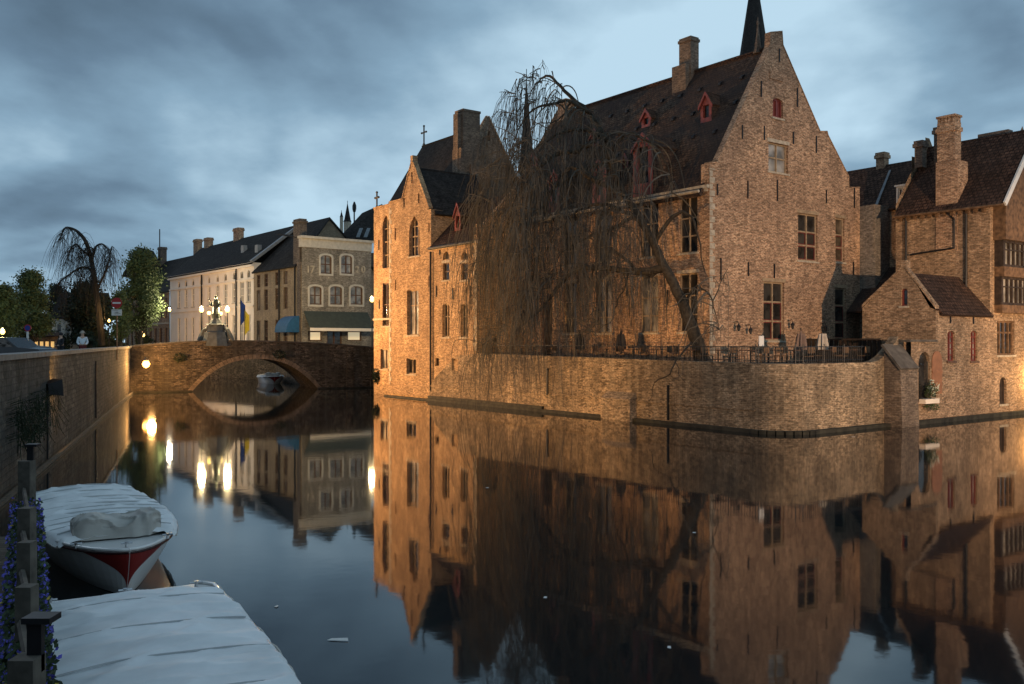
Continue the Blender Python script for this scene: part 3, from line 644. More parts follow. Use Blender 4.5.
# wing dormer (red)
s0, s1 = FB.s_at(454.5, .9), FB.s_at(460.5, .9); dormer(A, FB, s0, s1, .9, 12.0, 13.2, 14.0, 1.7, roof='tiles_red')
# end-to-end plants at the water's corner
mb = MB(); 
for i in range(5): leaves(mb, P3(381 + random.uniform(-4, 3), 378 + random.uniform(-5, 6), 72.6), .4, .4, .45, 260, .12)
tag(mb.build('waterside_bush', M['leaf_dark']), 'dark bush at the waterline where the bridge meets the golden house', 'bush')

# ================================================================== BUILDING B (big gabled house)
B = thing('gabled_brick_house', FB.pt(20, 8, 3), 'large red brick house with steep dark tiled roof and tall gable facing the canal corner', 'house')
S = 28.84; w0B = 4.0; wl = MB(); F = FF(FB, S, 4.0, S, 18.3); GF = F
g0 = lambda x, y: (F.a_at(x), F.z_at(y, F.a_at(x)))
rk = dict(frame='red_paint', bar=.07, depth=.2)
pxwin(F, B, 763.5, 784, 282, 340.5, nv=1, nh=2, th=[.33, .66], lintel='frame_stone', frame='frame_stone', bar=.09, casement='red_paint')
pxwin(F, B, 835, 846, 288, 339, nv=0, nh=2, th=[.33, .66], lintel='frame_stone', frame='frame_stone', bar=.09, casement='red_paint')
pxwin(F, B, 798, 817.5, 214, 261, nv=1, nh=2, th=[.33, .62], lintel='frame_stone', frame='frame_stone', bar=.09, casement='red_paint')
pxwin(F, B, 835.5, 844.5, 218, 262, nv=0, nh=2, th=[.33, .62], lintel='frame_stone', frame='frame_stone', bar=.09, casement='red_paint')
pxwin(F, B, 768.5, 788, 143.5, 172.5, nv=1, nh=1, lintel='stone', frame='stone', pane='glass_pale', bar=.12)
o = pxwin(F, B, 772.8, 783, 98.5, 118, arch='seg', nv=1, nh=0, frame='red_paint', pane='red_paint', bar=.12, name='loft_shutter')
gz = lambda x, y: g0(x, y)
aL = .0; outline = [(0, 2.9), (F.len, 2.9), (F.len, g0(860, 188)[1]), (g0(849, 188)[0], g0(849, 188)[1]), g0(849, 178), g0(828, 136), g0(827, 132), g0(820, 132), g0(783, 46), g0(782, 32), g0(770, 33), g0(769.5, 47), g0(717.5, 161), g0(717.5, 163), (0, g0(708, 163)[1])]
F.wall(wl, outline)
# corbelled steps
anchors(F, B, [(717, 184, 195), (747.5, 181, 198), (777, 180, 201), (826, 190, 203), (854, 188, 208), (720.5, 258, 280), (774, 264, 278), (761, 81, 97), (797, 88, 107), (779, 49, 62), (764, 126, 140), (742, 125, 139), (793, 132, 144), (816, 136, 153), (748, 262, 276), (853, 262, 275)])
quoins(F, B, .01, 1, 3.2, g0(708, 164)[1] - .2, .36)
# long canal facade at w=4
F = FF(FB, 8.74, 4, S, 4); LF = F
aw = lambda px: F.a_at(px)
zz = (4.75, 8.05, 9.2, 12.35)
for c, hw in ((525, 5.5), (570, 6.5), (604, 7.8), (649, 9.2), (688, 9.5)):
    a0, a1 = aw(c - hw), aw(c + hw)
    for z0, z1 in ((zz[0], zz[1]), (zz[2], zz[3])):
        if c == 525 and z0 == zz[0]: continue
        F.window(B, a0, a1, z0, z1, nv=1, nh=2, th=[.3, .62], frame='stone', bar=.12, lintel='stone', pane='glass_pale' if (c in (604, 649) and z0 == zz[0]) else 'glass')
a0, a1 = aw(541), aw(552)
o = F.window(B, a0, a1, 3.05, 6.9, arch='seg', nv=0, nh=1, th=[.75], frame='brown_paint', pane='timber_dark', bar=.14, sill=None, name='door')
F.wall(wl, [(0, 2.9), (F.len, 2.9), (F.len, 12.95), (0, 12.95)])
anchors(F, B, [(590, 287, 300), (627, 280, 296), (668, 290, 305)])
mb = MB()
for i in range(27): F.box(mb, .3 + i * .75, .5 + i * .75, 12.45, 12.62, -.12, -.003)
F.box(mb, 0, F.len, 12.62, 12.8, -.2, -.003)
mb.build('cornice', M['stone'], B)
# back walls
F2 = FF(FB, S, 18.3, 8.74, 18.3); F2.wall(wl, [(0, 2.9), (F2.len, 2.9), (F2.len, 13.6), (0, 13.6)])
F2 = FF(FB, 8.74, 18.3, 8.74, 4); ap_a = 14.3 - 5.7; F2.wall(wl, [(0, 2.9), (14.3, 2.9), (14.3, 12.9), (ap_a, 21.9), (ap_a - .3, 21.9), (3, 16), (0, 13.9)])
wl.build('wall', M['brick_red'], B)
wR = 4 + GF.a_at(776); zR = GF.z_at(42, GF.a_at(776)) - .25
wK = 4 + GF.a_at(823.5); zK = GF.z_at(136, GF.a_at(823.5)) - .2
rf = MB(); sA, sB = 8.9, S - .32; e = .45
slp = (zR - 12.95) / (wR - 4)
rf.slab([FB.pt(sA, wR, zR), FB.pt(sB, wR, zR), FB.pt(sB, 4 - e, 12.95 - e * slp), FB.pt(sA, 4 - e, 12.95 - e * slp)], .2)
rf.slab([FB.pt(sA, wR, zR), FB.pt(sB, wR, zR), FB.pt(sB, wK, zK), FB.pt(sA, wK, zK)], .2)
rf.slab([FB.pt(sA, wK, zK), FB.pt(sB, wK, zK), FB.pt(sB, 18.5, 13.6), FB.pt(sA, 18.5, 13.6)], .2)
rf.build('roof', M['tiles'], B)
mb = MB(); mb.tube([FB.pt(sA, 3.5, 12.45), FB.pt(sB, 3.5, 12.45)], .09, 6); mb.build('gutter', M['stone'], B)
# gable parapet thickness
mb = MB(); oz = [q for q in outline[2:]]
for (x, z), (x2, z2) in zip(oz[:-1], oz[1:]):
    mb.hexa([GF.P(x, z, -.04), GF.P(x2, z2, -.04), GF.P(x2, z2, .36), GF.P(x, z, .36), GF.P(x, z + .07, -.04), GF.P(x2, z2 + .07, -.04), GF.P(x2, z2 + .07, .36), GF.P(x, z + .07, .36)])
GF.box(mb, 0, GF.a_at(717.5), 12.9, g0(708, 163)[1] - .01, .05, .6)
GF.box(mb, *sorted((GF.a_at(769.5), GF.a_at(782.5))), g0(776, 40)[1], g0(776, 31)[1], -.06, .8)
mb.build('coping', M['brick_red'], B)
mb = MB()
for i in range(34):   # rising brick edging of the small end chimney finial
    pass
p = FB.pt(S - 1.3, wR, zR - .1)
mb.lathe(p, [(.3, 0), (.2, .4), (.09, 1.2), (.05, 1.7), (.09, 1.8), (.02, 2.2)], 6); mb.build('finial', M['brick_sooty_shade'], B)
def roof_pt(px, py):   # where a pixel meets the front roof slope
    w = 6.0
    for _ in range(40):
        s = FB.s_at(px, w); z = FB.z_at(py, s, w); w += (4 + (z - 12.95) / slp - w) * .25
    return FB.s_at(px, w), w, 12.95 + (w - 4) * slp
for x0, x1, yb, ye, yt, bk in ((700.5, 711.5, 122, 104, 93, 2.0), (641.5, 650.5, 127, 117, 110, 1.6), (590, 599, 146, 137, 129, 1.6), (530.5, 537, 166, 158, 153, 1.2), (622, 628, 168, 160, 154, 1.4)):
    s_, w_, z_ = roof_pt((x0 + x1) / 2, yb); s0, s1 = FB.s_at(x0, w_), FB.s_at(x1, w_)
    dormer(B, FB, s0, s1, w_, z_, FB.z_at(ye, s_, w_), FB.z_at(yt, s_, w_), bk)
for x0, x1, yb, ye, yt in ((633, 653, 195, 146, 134), (592, 606, 200, 170, 160), (549, 560, 204, 180, 171)):
    w_ = 3.9; s0, s1 = FB.s_at(x0, w_), FB.s_at(x1, w_); sm_ = (s0 + s1) / 2
    dormer(B, FB, s0, s1, w_, 12.85, FB.z_at(ye, sm_, w_), FB.z_at(yt, sm_, w_), 3.2)
s0, s1 = FB.s_at(681, wR), FB.s_at(697, wR)
mb = MB(); zc_ = FB.z_at(42, s0, wR); mb.fbox(FB, s0 + .25, s1 - .12, wR - .45, wR + .3, zR - 1.5, zc_); mb.fbox(FB, s0 - .0, s1 - .2, wR - .85, wR + .35, zR - 2.2, FB.z_at(70, s0, wR)); mb.fbox(FB, s0 + .19, s1 - .06, wR - .51, wR + .36, zc_ - .3, zc_ - .12); mb.build('chimney', M['brick_sooty_shade'], B)
chimney(B, FB, 9.2, 10.2, wR - .4, wR + .5, zR - 1, zR + .9, M['brick_red'])
for k_, wv in enumerate((8.6, 7.4, 6.2)):
    for i in range(11):
        a_ = 11 + i * 1.62 + .5 * (k_ % 2); zv = 12.95 + (wv - 4) * slp; mb = MB()
        mb.hexa([FB.pt(a_, wv - .12, zv - .02), FB.pt(a_ + .22, wv - .12, zv - .02), FB.pt(a_ + .22, wv + .12, zv - .02), FB.pt(a_, wv + .12, zv - .02), FB.pt(a_, wv - .12, zv + .1), FB.pt(a_ + .22, wv - .12, zv + .1), FB.pt(a_ + .22, wv + .12, zv + .26), FB.pt(a_, wv + .12, zv + .26)]); mb.build('roof_vent', M['iron'], B)
# ridge tiles
mb = MB(); mb.tube([FB.pt(sA, wR, zR + .02), FB.pt(sB, wR, zR + .02)], .14, 6); mb.build('ridge_tiles', M['tiles_red'], B)
# small wall lanterns on gable
for px, py in ((733, 326), (745, 329), (787, 324), (820, 327)):
    a = GF.a_at(px); z = GF.z_at(py, a); mb = MB(); mb.tube([GF.P(a, z + .2, -.01), GF.P(a, z + .25, -.35), GF.P(a, z + .05, -.4)], .02, 5); mb.lathe(GF.P(a, z - .3, -.4), [(.05, 0), (.11, .25), (.13, .27), (.02, .4)], 6); mb.build('wall_lantern', M['iron'], B)

# ================================================================== right-hand group: E, D, F houses
E = thing('low_waterside_house', FB.pt(35.5, 15, 0), 'low orange brick house at the water with steep brown tiled roof and orange shutter', 'house')
wl = MB(); wE = 12.0; sE0 = 37.25
F = FF(FB, sE0, 9.6, sE0, 17.8)
for x0, x1 in ((947.5, 955), (970.8, 977.5)):
    pxwin(F, E, x0, x1, 331, 361, arch='seg', nv=1, nh=4, frame='red_paint', bar=.07, pane='glass_pale', sill='brown_paint')
pxwin(F, E, 918.5, 930.5, 352, 402, arch='round', nv=0, nh=0, frame='stone_dark', bar=.03, sill=None)
af = lambda x: F.a_at(x)
F.wall(wl, [(0, -.6), (F.len, -.6), (F.len, 5.85), (wE - 9.6, 5.85), (wE - 9.6, 4.2), (0, 4.2)])
anchors(F, E, [(950, 313, 323), (973, 315, 324)])
F2 = FF(FB, 33.0, wE, sE0, wE); apx = 35.5 - 33
F2.holes = []
a0, a1 = F2.a_at(901), F2.a_at(907.5); F2.window(E, a0, a1, F2.z_at(306, a0), F2.z_at(289, a0), arch='seg', nv=0, nh=0, frame='red_paint', bar=.08)
F2.wall(wl, [(0, 2.8), (F2.len, 2.8), (F2.len, 5.9), (F2.len - .3, 6.0), (apx + .15, 8.2), (apx - .15, 8.2), (0, 6.1)])
wl.quad(FB.pt(sE0, 9.6, 4.2), FB.pt(sE0, wE, 4.2), FB.pt(sE0 - .4, wE, 4.2), FB.pt(sE0 - .4, 9.6, 4.2))
wl.quad(FB.pt(sE0 - .4, 9.6, 4.2), FB.pt(sE0 - .4, 9.6, 2.8), FB.pt(sE0 - .4, wE, 2.8), FB.pt(sE0 - .4, wE, 4.2))
wl.build('wall', M['brick_brown'], E)
rf = MB(); rf.slab([FB.pt(35.5, wE + .3, 7.95), FB.pt(35.5, 17.78, 7.95), FB.pt(sE0 + .25, 17.78, 5.65), FB.pt(sE0 + .25, wE + .3, 5.65)], .13)
rf.slab([FB.pt(35.5, wE + .3, 7.95), FB.pt(35.5, 17.78, 7.95), FB.pt(32.8, 17.78, 5.9), FB.pt(32.8, wE + .3, 5.9)], .13); rf.build('roof', M['tiles_red'], E)
mb = MB(); mb.prism([FB.pt(35.5, wE - .05, 8.25), FB.pt(sE0, wE - .05, 5.95), FB.pt(sE0, wE - .05, 6.1), FB.pt(35.5, wE - .05, 8.4)], FB.v * .36); mb.prism([FB.pt(35.5, wE - .05, 8.25), FB.pt(33, wE - .05, 6.15), FB.pt(33, wE - .05, 6.3), FB.pt(35.5, wE - .05, 8.4)], FB.v * .36); mb.fbox(FB, 35.35, 35.65, wE - .06, wE + .34, 8.2, 8.6)
mb.build('coping', M['brick_brown'], E)
mb = MB(); mb.fbox(FB, sE0 - .5, sE0 + .1, 9.3, wE + .0, 4.203, 4.32); mb.build('wall_cap', M['stone_dark'], E)
mb = MB(); a0, a1 = F.a_at(931.5), F.a_at(941.5)
L_ = F.rect(a0, a1, F.z_at(394, a0), F.z_at(351, a0), 'round'); mb.prism([F.P(x, z, -.04) for x, z in L_], F.inw * .03)
for zf in (.2, .55): F.box(mb, a0, a1, F.z_at(394, a0) + zf * 2, F.z_at(394, a0) + zf * 2 + .1, -.07, -.04)
mb.build('shutter', M['shutter_orange'], E)
mb = MB(); F.box(mb, 0, F.len + 8, -.5, .2, -.35, -.003); mb.build('footing', M['footing'], E)
# flower box in the opening
fb = thing('flower_box', F.P(F.a_at(924.5), 1.15, -.2), 'white flowers in a small box in the arched opening beside the orange shutter', 'flower box')
mb = MB(); F.box(mb, F.a_at(919), F.a_at(933), F.z_at(403, 1.5), F.z_at(398.5, 1.5), -.35, -.01); mb.build('box', M['cream'], fb)
mb = MB(); leaves(mb, F.P(F.a_at(927), F.z_at(391, 1.5), -.22), .35, .3, .5, 260, .10, shell=0); leaves(mb, F.P(F.a_at(926), F.z_at(406, 1.5), -.3), .5, .3, .2, 120, .1, shell=0); mb.build('foliage', M['leaf'], fb)
mb = MB(); leaves(mb, F.P(F.a_at(928), F.z_at(387, 1.5), -.3), .3, .25, .45, 110, .10, shell=0); mb.build('blossoms', M['flower_white'], fb)

D = thing('timber_fronted_house', FB.pt(35, 21, 0), 'tall brick house at the right edge with tiled roof, big chimney and timber bay windows', 'house')
wl = MB(); wD = 17.8; sD0 = 31.6; sD1 = sE0
F = FF(FB, sD0, wD, sD1, wD); LD = F
F.wall(wl, [(0, 2.8), (F.len, 2.8), (F.len, 12.2), (0, 12.2)])
F = FF(FB, sD1, wD, sD1, 25.5); DF = F
pxwin(F, D, 997, 1014.5, 321, 355, nv=3, nh=1, th=[.66], frame='timber', bar=.1)
o = pxwin(F, D, 999.5, 1006.5, 377, 404, arch='round', nv=0, nh=0, frame='timber_dark', pane='timber_dark', bar=.12, name='door')
F.wall(wl, [(0, -.6), (F.len, -.6), (F.len, 12.2), (3.9, 16.9), (0, 12.2)])
wl.quad(FB.pt(sD0, wD, 2.8), FB.pt(sD0, 25, 2.8), FB.pt(sD0, 25, 12.2), FB.pt(sD0, wD, 12.2))
# stepped back gable
wl.poly(FB.pt(sD0, wD, 0), FB.v, Vector((0, 0, 1)), [(0, 2.8), (7.7, 2.8), (7.7, 12.5), (3.9, 17.2), (3.4, 17.2), (3.4, 16.6), (2.6, 16.6), (2.6, 15.8), (1.8, 15.8), (1.8, 14.9), (0, 12.6)], [])
wl.build('wall', M['brick_brown'], D)
rf = MB(); wRd = wD + 3.6
rf.slab([FB.pt(sD0 + .1, wRd, 16.6), FB.pt(sD1 + .9, wRd, 16.6), FB.pt(sD1 + .9, wD - .35, 11.9), FB.pt(sD0 + .1, wD - .35, 11.9)], .16)
rf.slab([FB.pt(sD0 + .1, wRd, 16.6), FB.pt(sD1 + .9, wRd, 16.6), FB.pt(sD1 + .9, 25.7, 11.2), FB.pt(sD0 + .1, 25.7, 11.2)], .16); rf.build('roof', M['tiles_red'], D)
mb = MB(); mb.slab([FB.pt(sD1 + .9, wRd, 16.68), FB.pt(sD1 + 1.0, wRd, 16.68), FB.pt(sD1 + 1.0, wD - .4, 11.93), FB.pt(sD1 + .9, wD - .4, 11.93)], .3); mb.build('bargeboard', M['white_paint'], D)
# timber gable and jettied bays
a_b = DF.a_at(999) ; mb = MB()
DF.box(mb, -.0 + .35, 7.2, 9.95, 12.0, -.7, -.003)
mb.prism([DF.P(.2, 12.0, -.7), DF.P(7.3, 12.0, -.7), DF.P(3.7, 16.6, -.7)], DF.inw * .6)
DF.box(mb, .5, 7.2, 7.9, 8.45, -.55, -.003); DF.box(mb, .5, 7.2, 5.85, 6.3, -.45, -.003)
mb.build('timber_gable', M['timber'], D)
for z0, z1, dd in ((8.45, 9.95, -.5), (6.3, 7.9, -.4)):
    mb = MB(); DF.box(mb, .5, .7, z0, z1, dd, 0); 
    for i in range(9): DF.box(mb, 1.2 + i * .55, 1.32 + i * .55, z0, z1, dd, dd + .12)
    DF.box(mb, .7, 6.6, z0, z0 + .14, dd, dd + .12); DF.box(mb, .7, 6.6, z1 - .14, z1, dd, dd + .12); DF.box(mb, .7, 6.6, z0 + (z1 - z0) * .62, z0 + (z1 - z0) * .62 + .07, dd + .01, dd + .1)
    o = mb.build('bay_window', M['timber_dark'], D)
    g = MB(); g.quad(DF.P(.7, z0, dd + .13), DF.P(6.6, z0, dd + .13), DF.P(6.6, z1, dd + .13), DF.P(.7, z1, dd + .13)); g.build('pane', M['glass_pale'], o)
s0, s1 = FB.s_at(938, wD + .2), FB.s_at(958, wD + .2)
mb = MB(); zt = FB.z_at(124, s0, wD); mb.fbox(FB, s0, s1 - .15, wD + .1, wD + .85, 11.5, zt); mb.fbox(FB, s0 - .0, s1 + .1, wD - .06, wD + 1.15, 9.5, FB.z_at(163, s0, wD))
mb.fbox(FB, s0 - .07, s1 - .08, wD + .03, wD + .92, FB.z_at(133, s0, wD), FB.z_at(131, s0, wD) + .12)
for i in range(5):
    x = s0 + (s1 - .15 - s0) * (i + .1) / 5; mb.fbox(FB, x, x + .16, wD + .1, wD + .85, zt, zt + .3)
mb.fbox(FB, s0 - .05, s1 - .1, wD + .05, wD + .9, zt + .3, zt + .42)
mb.build('chimney', M['brick_red'], D)
mb = MB(); a = LD.a_at(967); mb.tube([LD.P(a, 6.3, -.1), LD.P(a, 11.8, -.1)], .07, 6); a2 = LD.a_at(955); a3 = LD.a_at(911)
mb.tube([LD.P(LD.a_at(944), 12.0, -.12), LD.P(a2, 11.3, -.1), LD.P(a2, LD.z_at(248, a2), -.1), LD.P(a3, LD.z_at(255, a3), -.1)], .06, 6)
mb.tube([LD.P(LD.a_at(907), 12.0, -.12), LD.P(LD.a_at(907), 7, -.12)], .07, 6); mb.build('drain_pipe', M['iron'], D)
mb = MB(); mb.tube([FB.pt(sD0 + .1, wD - .4, 11.8), FB.pt(sD1 + .9, wD - .4, 11.8)], .08, 6)
for i in range(12): LD.box(mb, .3 + i * .45, .45 + i * .45, 11.55, 11.75, -.18, -.003)
mb.build('gutter', M['timber'], D)
for s_ in (31.9, 32.7): chimney(D, FB, s_, s_ + .5, wRd - 2.0 + (s_ - 31.9), wRd - 1.5 + (s_ - 31.9), 15, 16.6 + (s_ - 31.9) * 1.0, M['brick_dark'])
mb = MB(); mb.fbox(FB, 34.6, 36.4, wRd + .4, wRd + 1.0, 16, 16.9); mb.build('chimney', M['brick_dark'], D)

G = thing('red_tiled_house', FB.pt(29, 22, 3), 'red tiled brick house with white dormer, behind, between the big gable and tall chimney', 'house')
wl = MB(); F = FF(FB, 24, 20, 32.4, 20)
F.wall(wl, [(0, 2.9), (F.len, 2.9), (F.len, 12.8), (0, 12.8)]); anchors(F, G, [(886, 236, 247)])
wl.build('wall', M['brick_red'], G)
mb = MB(); mb.slab([FB.pt(24, 23.6, 16.4), FB.pt(32.3, 23.6, 16.4), FB.pt(32.3, 19.7, 12.7), FB.pt(24, 19.7, 12.7)], .15); mb.slab([FB.pt(24, 23.6, 16.4), FB.pt(32.3, 23.6, 16.4), FB.pt(32.3, 27.5, 12.7), FB.pt(24, 27.5, 12.7)], .15); mb.build('roof', M['tiles_red'], G)
mb = MB(); s_ = FB.s_at(877, 20); mb.slab([FB.pt(s_ - .9, 22.9, 15.85), FB.pt(s_ - .75, 22.9, 15.85), FB.pt(s_ + .15, 19.6, 12.75), FB.pt(s_ - .05, 19.6, 12.75)], .02); mb.build('flashing', M['lead'], G)
s0, s1 = FB.s_at(898, 20.3), FB.s_at(908, 20.3); mb = MB()
Fd = FF(FB, s0, 20.1, s1, 20.1); Fd.window(G, .0 + .1, Fd.len - .1, 13.1, 14.0, nv=1, nh=0, frame='white_paint', bar=.06, sill=None); Fd.wall(mb, [(0, 12.8), (Fd.len, 12.8), (Fd.len, 14.2), (0, 14.2)])
for a in (0, Fd.len): mb.quad(Fd.P(a, 12.8), Fd.P(a, 12.8, 2), Fd.P(a, 14.2, 2), Fd.P(a, 14.2))
mb.slab([Fd.P(-.1, 14.22, -.1), Fd.P(Fd.len + .1, 14.22, -.1), Fd.P(Fd.len + .1, 14.4, 2.5), Fd.P(-.1, 14.4, 2.5)], .1); mb.build('dormer', M['white_paint'], G)
chimney(G, FB, 26.9, 27.5, 23.3, 23.9, 16, 17.2, M['brick_red'])
# dark side wing between B and D
H_ = thing('slate_hung_annexe', FB.pt(30, 17, 3), 'dark grey annexe wall and lean-to tiled roof squeezed between the two brick gables', 'annexe')
mb = MB(); mb.fbox(FB, 27.5, 29.9, 18.32, 19.96, 2.9, 12.9); mb.build('wall', M['brick_grey'], H_)
mb = MB(); mb.fbox(FB, 29.91, 31.5, 16.9, 19.95, 2.9, 6.2); mb.build('lower_wall', M['brick_dark'], H_)
mb = MB(); mb.slab([FB.pt(29.0, 19.9, 9.0), FB.pt(31.58, 19.9, 9.0), FB.pt(31.58, 16.6, 6.1), FB.pt(29.0, 16.6, 6.1)], .13); mb.build('roof', M['tiles'], H_)

# ---------------- terrace
tg = MB(); tg.poly(Vector((0, 0, 3.05)), Vector((1, 0, 0)), Vector((0, 1, 0)), [tuple(FB.pt(a, w)[:2]) for a, w in ((12.3, .3), (35.3, .3), (36.4, 1.7), (36.4, 12.0), (28.9, 12.0), (28.9, 3.95), (12.3, 3.95))], [])
tag(tg.build('terrace_floor', M['ground']), kind='structure')
rl = thing('iron_railing', FB.pt(30, .1, 3.2), 'black iron railing along the top of the terrace wall', 'railing')
pr = [(12.6, .1), (35.2, .1), (36.55, 1.6), (36.6, 6.4)]
mb = MB(); bars = MB()
for (a, w), (a2, w2) in zip(pr[:-1], pr[1:]):
    for z in (3.35, 3.98): mb.tube([FB.pt(a, w, z), FB.pt(a2, w2, z)], .022, 4)
    L = math.hypot(a2 - a, w2 - w); nb = int(L / .16)
    for i in range(nb): f = i / nb; bars.tube([FB.pt(a + (a2 - a) * f, w + (w2 - w) * f, 3.2), FB.pt(a + (a2 - a) * f, w + (w2 - w) * f, 4.02 if i % 10 else 4.1)], .011 if i % 10 else .028, 4)
mb.build('rail', M['iron'], rl); tag(bars.build('balusters', M['iron'], rl), kind='stuff')
# closed parasols
def parasol(px, w, zt, cloth, label):
    s_ = FB.s_at(px, w); p = FB.pt(s_, w, 3.05); o = thing('parasol', p, label, 'parasol', 'closed parasols on the terrace')
    mb = MB(); mb.tube([p, p + Vector((0, 0, zt - 3.05))], .03, 6); mb.lathe(p, [(.28, 0), (.28, .08), (.06, .1)], 10); mb.build('pole', M['iron'], o)
    mb = MB(); h = zt - 3.05 - .1; seg = 16; base = len(mb.v)
    prof = [(.24, .7), (.27, .9), (.22, 1.3), (.16, 1.6), (.09, h - .3), (.02, h)]
    for r_, z_ in prof:
        for j in range(seg):
            a = 2 * math.pi * j / seg; rr = r_ * (1 + .22 * (1 if j % 2 else -1)); mb.v.append(p + Vector((rr * math.cos(a), rr * math.sin(a), z_)))
    for i in range(len(prof) - 1):
        for j in range(seg): a = i * seg + j; b_ = i * seg + (j + 1) % seg; mb.f.append((a, b_, b_ + seg, a + seg))
    mb.build('canopy', M[cloth], o)
parasol(580, 2.2, 4.95, 'cloth_dark', 'black closed parasol on the terrace behind the willow, left of the wide brick pier')
parasol(621, 2.2, 5.0, 'cloth_dark', 'black closed parasol on the terrace in front of the middle tall window behind the willow')
s1_ = FB.pt(33.2, 6.4)
def parasol_at(px, s_, zt, cloth, label):
    w = FB.w_at(px, s_); global FBtmp
    parasol(px, w, zt, cloth, label)
parasol_at(801, 32.5, 4.95, 'cloth_taupe', 'taupe closed parasol in front of the gable, left of the cream one')
parasol_at(822.5, 32.8, 4.75, 'cloth_cream', 'cream closed parasol in front of the gable, beside the taupe one')
# tables and chairs
def tablechair(kind):
    o = thing(kind, (0, 0, 0), 'x', 'table' if kind == 'terrace_table' else 'chair')
    if kind == 'terrace_table':
        mb = MB(); mb.box(-.4, .4, -.4, .4, .72, .76); mb.build('tabletop', M['brown_paint'], o)
        mb = MB(); mb.tube([(0, 0, 0), (0, 0, .72)], .04, 6); mb.box(-.25, .25, -.03, .03, 0, .04); mb.box(-.03, .03, -.25, .25, 0, .038); mb.build('pedestal', M['iron'], o)
    else:
        mb = MB(); mb.box(-.22, .22, -.22, .22, .43, .47); mb.build('seat', M['timber'], o)
        mb = MB(); mb.box(-.22, .22, .2, .23, .6, .92); mb.build('backrest', M['timber'], o)
        for x in (-.2, .2):
            for y in (-.2, .21): mb = MB(); mb.tube([(x, y, 0), (x, y, .43 if y < 0 else .9)], .02, 4); mb.build('leg', M['iron'], o)
    return o
T0 = tablechair('terrace_table'); C0 = tablechair('terrace_chair'); ft = fc = True
spots = [(29.9, 1.3), (31.6, 1.5), (33.4, 1.8), (34.6, 3.6), (34.8, 6.2), (34.6, 8.4), (32.6, 4.2), (15, 1.6), (17.4, 1.6), (23.2, 1.6), (25.4, 1.6), (27.2, 1.6)]
tw = ['left of the gable corner by the willow', 'at the left end of the gable', 'at the rounded corner of the canal wall', 'just round the wall corner below the gable window', 'between the wall corner and the parasols', 'nearest the brick buttress', 'close to the gable wall under its window', 'nearest the golden wing behind the twigs', 'second from the golden wing', 'right of the dark door behind the willow', 'third left of the willow trunk', 'next to the left of the willow trunk']
for i, (a, w) in enumerate(spots):
    t_ = T0 if ft else copy_tree(T0); ft = False
    t_.location = FB.pt(a, w, 3.05); t_.rotation_euler.z = .64; tag(t_, 'brown terrace table ' + tw[i], 'table', 'terrace tables')
    for j, dsx in enumerate((-.75, .75)):
        c_ = C0 if fc else copy_tree(C0); fc = False
        p = FB.pt(a + dsx, w, 3.05); c_.location = p; c_.rotation_euler.z = math.atan2(FB.u.y, FB.u.x) + (math.pi / 2 if dsx < 0 else -math.pi / 2)
        tag(c_, 'chair %s of the terrace table %s' % ('left' if j == 0 else 'right', tw[i]), 'chair', 'terrace chairs')
# menu sign
p = FB.pt(33.8, FB.w_at(761, 33.8), 3.05); o = thing('menu_stand', p, 'small white framed menu board on a post in front of the gable window', 'menu board')
mb = MB(); mb.tube([p, p + Vector((0, 0, 1.2))], .03, 6); mb.lathe(p, [(.2, 0), (.2, .05), (.03, .06)], 8); mb.build('post', M['timber'], o)
mb = MB(); q_ = p + Vector((0, 0, .95)); mb.prism([q_ - FB.v * .18, q_ + FB.v * .18, q_ + FB.v * .18 + Vector((0, 0, .5)), q_ - FB.v * .18 + Vector((0, 0, .5))], FB.u * .04); mb.build('board', M['white_paint'], o)
# side gate / fence at right terrace end
o = thing('slatted_fence', FB.pt(34, 11.6, 3.05), 'dark slatted fence at the right end of the terrace under the small gable', 'fence')
mb = MB()
for i in range(16): mb.fbox(FB, 29.6 + i * .3, 29.8 + i * .3, 11.7, 11.78, 3.05, 4.3)
mb.build('slats', M['timber_dark'], o); mb = MB(); mb.fbox(FB, 29.5, 34.3, 11.55, 11.69, 4.3, 4.4); mb.build('rail', M['timber_dark'], o)

# ================================================================== WILLOW
W = thing('weeping_willow', FB.pt(30.3, 2, 3.05), 'huge bare weeping willow leaning left over the canal from the terrace corner', 'tree')
def wp(px, py, w): s_ = FB.s_at(px, w); return FB.pt(s_, w, FB.z_at(py, s_, w))
trunk = [(706, 372, 2.0), (700, 350, 2), (692, 328, 1.9), (684, 305, 1.8), (674, 284, 1.7), (664, 266, 1.6), (654, 245, 1.6), (645, 228, 1.6), (634, 210, 1.6), (624, 194, 1.6), (616, 176, 1.7), (610, 158, 1.8), (605, 140, 1.8), (597, 124, 1.7), (587, 111, 1.6), (573, 99, 1.5), (561, 87, 1.4), (550, 76, 1.3), (541, 79, 1.2), (534, 87, 1.1), (529, 98, 1.0)]
tr = [.52, .38, .33, .29, .27, .25, .22, .21, .20, .18, .16, .15, .15, .14, .13, .12, .10, .08, .06, .045, .03]
def smooth_path(P, rr, sub=3):
    out = []; ro = []
    for i in range(len(P) - 1):
        p0 = P[max(i - 1, 0)]; p1 = P[i]; p2 = P[i + 1]; p3 = P[min(i + 2, len(P) - 1)]
        for k in range(sub):
            t = k / sub; out.append(.5 * ((2 * p1) + (p2 - p0) * t + (2 * p0 - 5 * p1 + 4 * p2 - p3) * t * t + (3 * p1 - p0 - 3 * p2 + p3) * t ** 3)); ro.append(rr[i] + (rr[i + 1] - rr[i]) * t)
    out.append(P[-1]); ro.append(rr[-1]); return out, ro
tk = MB(); P, rr = smooth_path([wp(*q) for q in trunk], tr)
